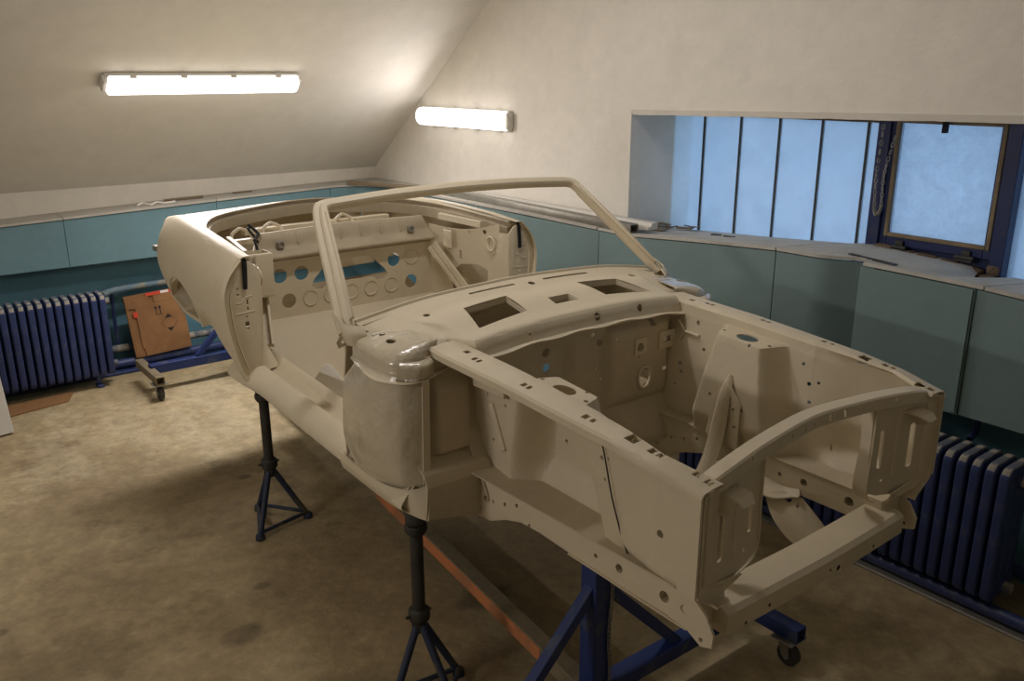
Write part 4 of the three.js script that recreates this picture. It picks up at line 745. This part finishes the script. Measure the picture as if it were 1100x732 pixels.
function radiator(label, n, pitch, place, feet) {
  const o = group('cast_iron_radiator'); tag(o, label, 'radiator'); place(o);
  for (let i = 0; i < n; i++) {
    const m = new THREE.Mesh(secGeo, M.radiator); m.name = 'section'; m.position.z = i * pitch; m.castShadow = m.receiveShadow = true; o.add(m);
    const c = new THREE.Mesh(capGeo, M.radiatorTop); c.name = 'crown'; c.castShadow = c.receiveShadow = true; m.add(c);
  }
  const Ln = (n - 1) * pitch;
  mesh('header_tube', rod(P(.085, .555, -.03), P(.085, .555, Ln + .03), .028), M.radiator, o); mesh('header_tube', rod(P(.085, .13, -.03), P(.085, .13, Ln + .03), .028), M.radiator, o);
  for (const [y, z] of [[.555, -.04], [.555, Ln + .04], [.13, -.04], [.13, Ln + .04]]) mesh('end_plug', new THREE.CylinderGeometry(.022, .022, .03, 6).rotateX(Math.PI / 2).translate(.085, y, z), M.radiatorTop, o);
  for (const k of feet) mesh('foot', [bx(.08, .16, .001, .02, k * Ln - .02, k * Ln + .02, .004), bx(.09, .13, .02, .105, k * Ln - .014, k * Ln + .014, .004)], M.radiator, o);
  return o;
}
radiator('navy cast iron radiator under the blue ledge of the far wall', 16, .0512, o => { o.position.set(-.715, 0, -6.0); o.rotation.y = -Math.PI / 2; }, [.1, .9]);
radiator('navy cast iron radiator under the grey-green ledge of the window wall', 30, .0505, o => { o.position.set(1.155, 0, -2.6); }, [.05, .5, .95]);

// ---------------------------------------------------------------- heating pipes
function pipeThing(label, pts, r, mat, n = 60) { const o = mesh('heating_pipe', pipe(pts, r, 12, n), mat); return tag(o, label, 'pipe'); }
pipeThing('grey heating pipe running from the far radiator top along the blue wall', [P(-.66, .555, -6.085), P(-.60, .56, -6.14), P(-.4, .562, -6.18), P(.4, .57, -6.19), P(1.05, .575, -6.19), P(1.2, .575, -6.12), P(1.25, .575, -5.9)], .022, M.pipe);
pipeThing('thin upright pipe beside the far radiator', [P(-.575, .53, -6.20), P(-.575, .35, -6.22), P(-.575, .16, -6.22)], .012, M.radiator, 12);
pipeThing('upper of two floor pipes along the far wall', [P(-3.8, .125, -6.20), P(-1.5, .135, -6.20), P(-.2, .14, -6.20), P(1.2, .145, -6.20)], .026, M.radiatorTop);
pipeThing('lower of two floor pipes along the far wall', [P(-3.8, .05, -6.10), P(-1.5, .055, -6.10), P(-.2, .06, -6.10), P(1.2, .06, -6.10)], .030, M.radiator);
pipeThing('upper of two floor pipes along the window wall', [P(1.40, .12, -5.9), P(1.40, .12, -3), P(1.40, .12, -1), P(1.40, .12, 2.4)], .026, M.radiator);
pipeThing('lower of two floor pipes along the window wall', [P(1.20, .040, -5.9), P(1.195, .040, -3), P(1.19, .040, -1.2), P(1.19, .040, 2.4)], .026, M.radiator);
pipeThing('thin curved supply pipe behind the window wall radiator', [P(1.30, .555, -1.03), P(1.38, .56, -1.02), P(1.46, .60, -1.02), P(1.48, .75, -1.02), P(1.48, 1.0, -1.02)], .013, M.radiator, 24);
pipeThing('thin curved return pipe by the panel seam of the window wall', [P(1.36, .60, -1.36), P(1.43, .62, -1.37), P(1.46, .70, -1.38), P(1.48, .95, -1.38)], .012, M.radiator, 24);
{ const b = mesh('baseboard_right', bx(1.14, 1.22, 0, .012, -5.9, 2.4, .003), M.galv); struct(b, 'pale strip along the foot of the window wall', 'trim'); }
{ const b = mesh('baseboard_rear', bx(-3.8, 1.2, 0, .02, -6.16, -6.03, .004), M.radiator); struct(b, 'dark strip along the foot of the far wall', 'trim'); }

// ---------------------------------------------------------------- folded cardboard against the far wall
{
  const o = group('cardboard_box', -.33, .094, -6.06); tag(o, 'flattened brown cardboard box leaning on the blue wall', 'cardboard box');
  o.rotation.set(-.16, 0, .045);
  mesh('panel', new RoundedBoxGeometry(.37, .43, .012, 1, .002).translate(.01, .215, -.012), M.board, o);
  mesh('panel', new RoundedBoxGeometry(.325, .30, .008, 1, .002).translate(.045, .205, .0), M.board, o);
  mesh('flap', new RoundedBoxGeometry(.17, .075, .007, 1, .002).translate(.10, .393, .0), M.board, o); mesh('flap', new RoundedBoxGeometry(.16, .075, .007, 1, .002).translate(-.095, .375, .0), M.board, o);
  mesh('flap', new RoundedBoxGeometry(.15, .055, .007, 1, .002).translate(-.03, .028, .0), M.board, o); mesh('flap', new RoundedBoxGeometry(.16, .055, .007, 1, .002).translate(.125, .028, .0), M.board, o);
  mesh('fold_edge', bx(-.175, -.155, .01, .42, -.006, .0, .002), M.boardEdge, o);
  mesh('red_tape', bx(-.03, .185, .408, .430, .004, .0055), M.red, o); mesh('red_tape', bx(-.135, -.105, .275, .315, .004, .0055), M.red, o);
  mesh('white_label', bx(.07, .125, .410, .428, .0055, .0065), M.white, o);
  const ink = (pts, z = .0048) => plate(pts, [], .0004, atZ(z));
  const arrow = x => [bx(x - .003, x + .003, .275, .325, .0046, .0050), ink([[x - .012, .312], [x + .012, .312], [x, .334]])];
  mesh('printed_arrows', [...arrow(.018), ...arrow(.045), bx(.006, .057, .268, .272, .0046, .0050)], M.ink, o);
  mesh('printed_diamond', [ink([[.065, .235], [.115, .235], [.09, .262]]), ink([[.065, .165], [.115, .165], [.09, .138]]), ...[[.09, .262, .035, .2], [.035, .2, .09, .138], [.09, .138, .145, .2], [.145, .2, .09, .262]].map(([a, b, c, d]) => barBox(P(a, b, .0048), P(c, d, .0048), .002, .0006, P(0, 0, 1), .0002))], M.ink, o);
}
// grey board leaning at the picture edge, thin sheet on the floor
{ const o = mesh('grey_board', new RoundedBoxGeometry(.56, .62, .03, 2, .004).rotateX(-.28).rotateY(.12).translate(-1.665, .305, -5.40), M.lampBody); tag(o, 'pale grey board leaning in front of the far radiator', 'board'); }
{ const o = mesh('floor_sheet', plate([[-1.42, -5.62], [-1.02, -5.70], [-.96, -5.86], [-1.42, -5.83]], [], .006, atY(.0075), .001), M.boardEdge); tag(o, 'thin brown fibreboard sheet on the floor below the far radiator', 'sheet'); }
// white triangular panel left inside the cabin
{
  const o = group('white_panel_offcut', -.45, .655, -3.12); tag(o, 'white triangular panel piece lying on the cabin floor by the sill', 'panel piece');
  mesh('panel', sheet(loft([[[-.05, 0, -.13], [.0, .0, -.01], [.05, 0, .10]], [[-.035, .055, -.11], [.005, .06, -.015], [.05, .05, .085]], [[-.012, .15, -.035], [.0, .155, -.02], [.012, .15, -.005]]], 10, 10, linear, linear), .004), M.white, o);
  mesh('folded_edge', sheet([[P(-.03, .0, -.03), P(.06, -.005, .11)], [P(.02, .025, -.05), P(.10, .02, .09)]], .004, 0), M.white, o);
}

// ---------------------------------------------------------------- long profiles and scraps on the ledges
{
  const o = mesh('square_tube', cut(clean(barBox(P(1.40, 1.178, -5.15), P(1.36, 1.172, -3.19), .06, .045, P(0, 1, 0), .003)), [barBox(P(1.362, 1.172, -3.4), P(1.36, 1.172, -3.1), .052, .037, P(0, 1, 0), .001)]), M.galv);
  tag(o, 'grey square tube lying on the window wall ledge', 'tube');
}
{
  const prof = [[-.035, 0], [.035, 0], [.035, .012], [.012, .018], [.004, .034], [-.03, .036], [-.035, .028]];
  const o = mesh('wooden_moulding', sweep(spline([[1.48, 1.160, -5.25], [1.47, 1.162, -4.5], [1.455, 1.165, -3.8], [1.425, 1.168, -3.12]], 20), prof.map(([a, b]) => [a, b]), P(0, 1, 0)), M.lampBody); tag(o, 'cream profiled strip lying behind the square tube on the ledge', 'moulding');
}
{ const o = mesh('wooden_lath', barBox(P(1.16, 1.168, -6.02), P(1.44, 1.166, -5.35), .05, .02), M.rawWood); tag(o, 'short brown lath lying across the ledge corner', 'lath'); }
const onLedge = z => yF(z) + .0085;
{ const L = []; for (let i = 0; i < 16; i++) { const z = -3.40 + rnd() * .26, x = 1.58 + rnd() * .26, g = new RoundedBoxGeometry(.04 + rnd() * .07, .005, .012 + rnd() * .022, 1, .001).rotateY(rnd() * 3).rotateZ(rnd() * .5 - .25); L.push(moved(g, x, lerp(yF(z), yB(z), (x - 1.32) / .56) + .014 + rnd() * .02, z)); }
  const o = mesh('splinter_heap', L, M.rawWood); tag(o, 'heap of wood and paint splinters at the window corner', 'debris'); o.userData.kind = 'stuff'; }
{ const o = mesh('wood_splinter', plate([[1.42, -3.28], [1.60, -3.22], [1.61, -3.205], [1.45, -3.245]], [], .006, atY(1.142)), M.rawWood); tag(o, 'long wood splinter lying flat by the window corner', 'splinter'); }
for (const [x, z, w, d, lab] of [[1.62, -2.86, .05, .03, 'grey plaster scrap below the glass channels'], [1.60, -2.76, .06, .02, 'flat steel scrap below the glass channels']]) { const o = mesh('scrap', moved(new RoundedBoxGeometry(d, .006, w, 1, .002).rotateY(.3), x, lerp(yF(z), yB(z), .5) + .012, z), M.darkSteel); tag(o, lab, 'scrap'); }
{ const o = mesh('flat_strip', (() => { const s = []; for (let i = 0; i <= 12; i++) s.push([lerp(1.43, 1.375, i / 12), lerp(yF(-1.98), yF(-1.76), i / 12) + .007, lerp(-1.99, -1.75, i / 12)]); return sweep(spline(s, 20), [[-.010, -.001], [.010, -.001], [.010, .003], [-.010, .003]], P(0, 1, 0)); })(), M.darkSteel); tag(o, 'dark flat metal strip on the ledge before the hinged window', 'metal strip'); }
{ const o = mesh('twisted_cord', pipe([P(-.36, 1.116, -6.12), P(-.31, 1.125, -6.16), P(-.27, 1.118, -6.11), P(-.22, 1.126, -6.15), P(-.17, 1.118, -6.13), P(-.10, 1.122, -6.14)], .007, 8, 40), M.white); tag(o, 'crumpled pale cord on the far ledge', 'cord'); }
{ const o = mesh('stick', rod(P(-.16, 1.128, -6.19), P(.10, 1.134, -6.17), .008, .010), M.rawWood); tag(o, 'brown stick lying on the far ledge', 'stick'); }
{ const o = mesh('flat_lath', bx(.33, .47, 1.134, 1.142, -6.22, -6.19, .002), M.rawWood); tag(o, 'small flat lath on the far ledge', 'lath'); }
{ const o = mesh('bracket_clip', [bx(-.28, -.22, .735, .77, ZP - .03, ZP - .02, .002), bx(-.27, -.23, .755, .775, ZP - .05, ZP - .02, .002)], M.rawWood); tag(o, 'small wooden block under the far blue ledge', 'block'); }
renderer.render(scene, camera);
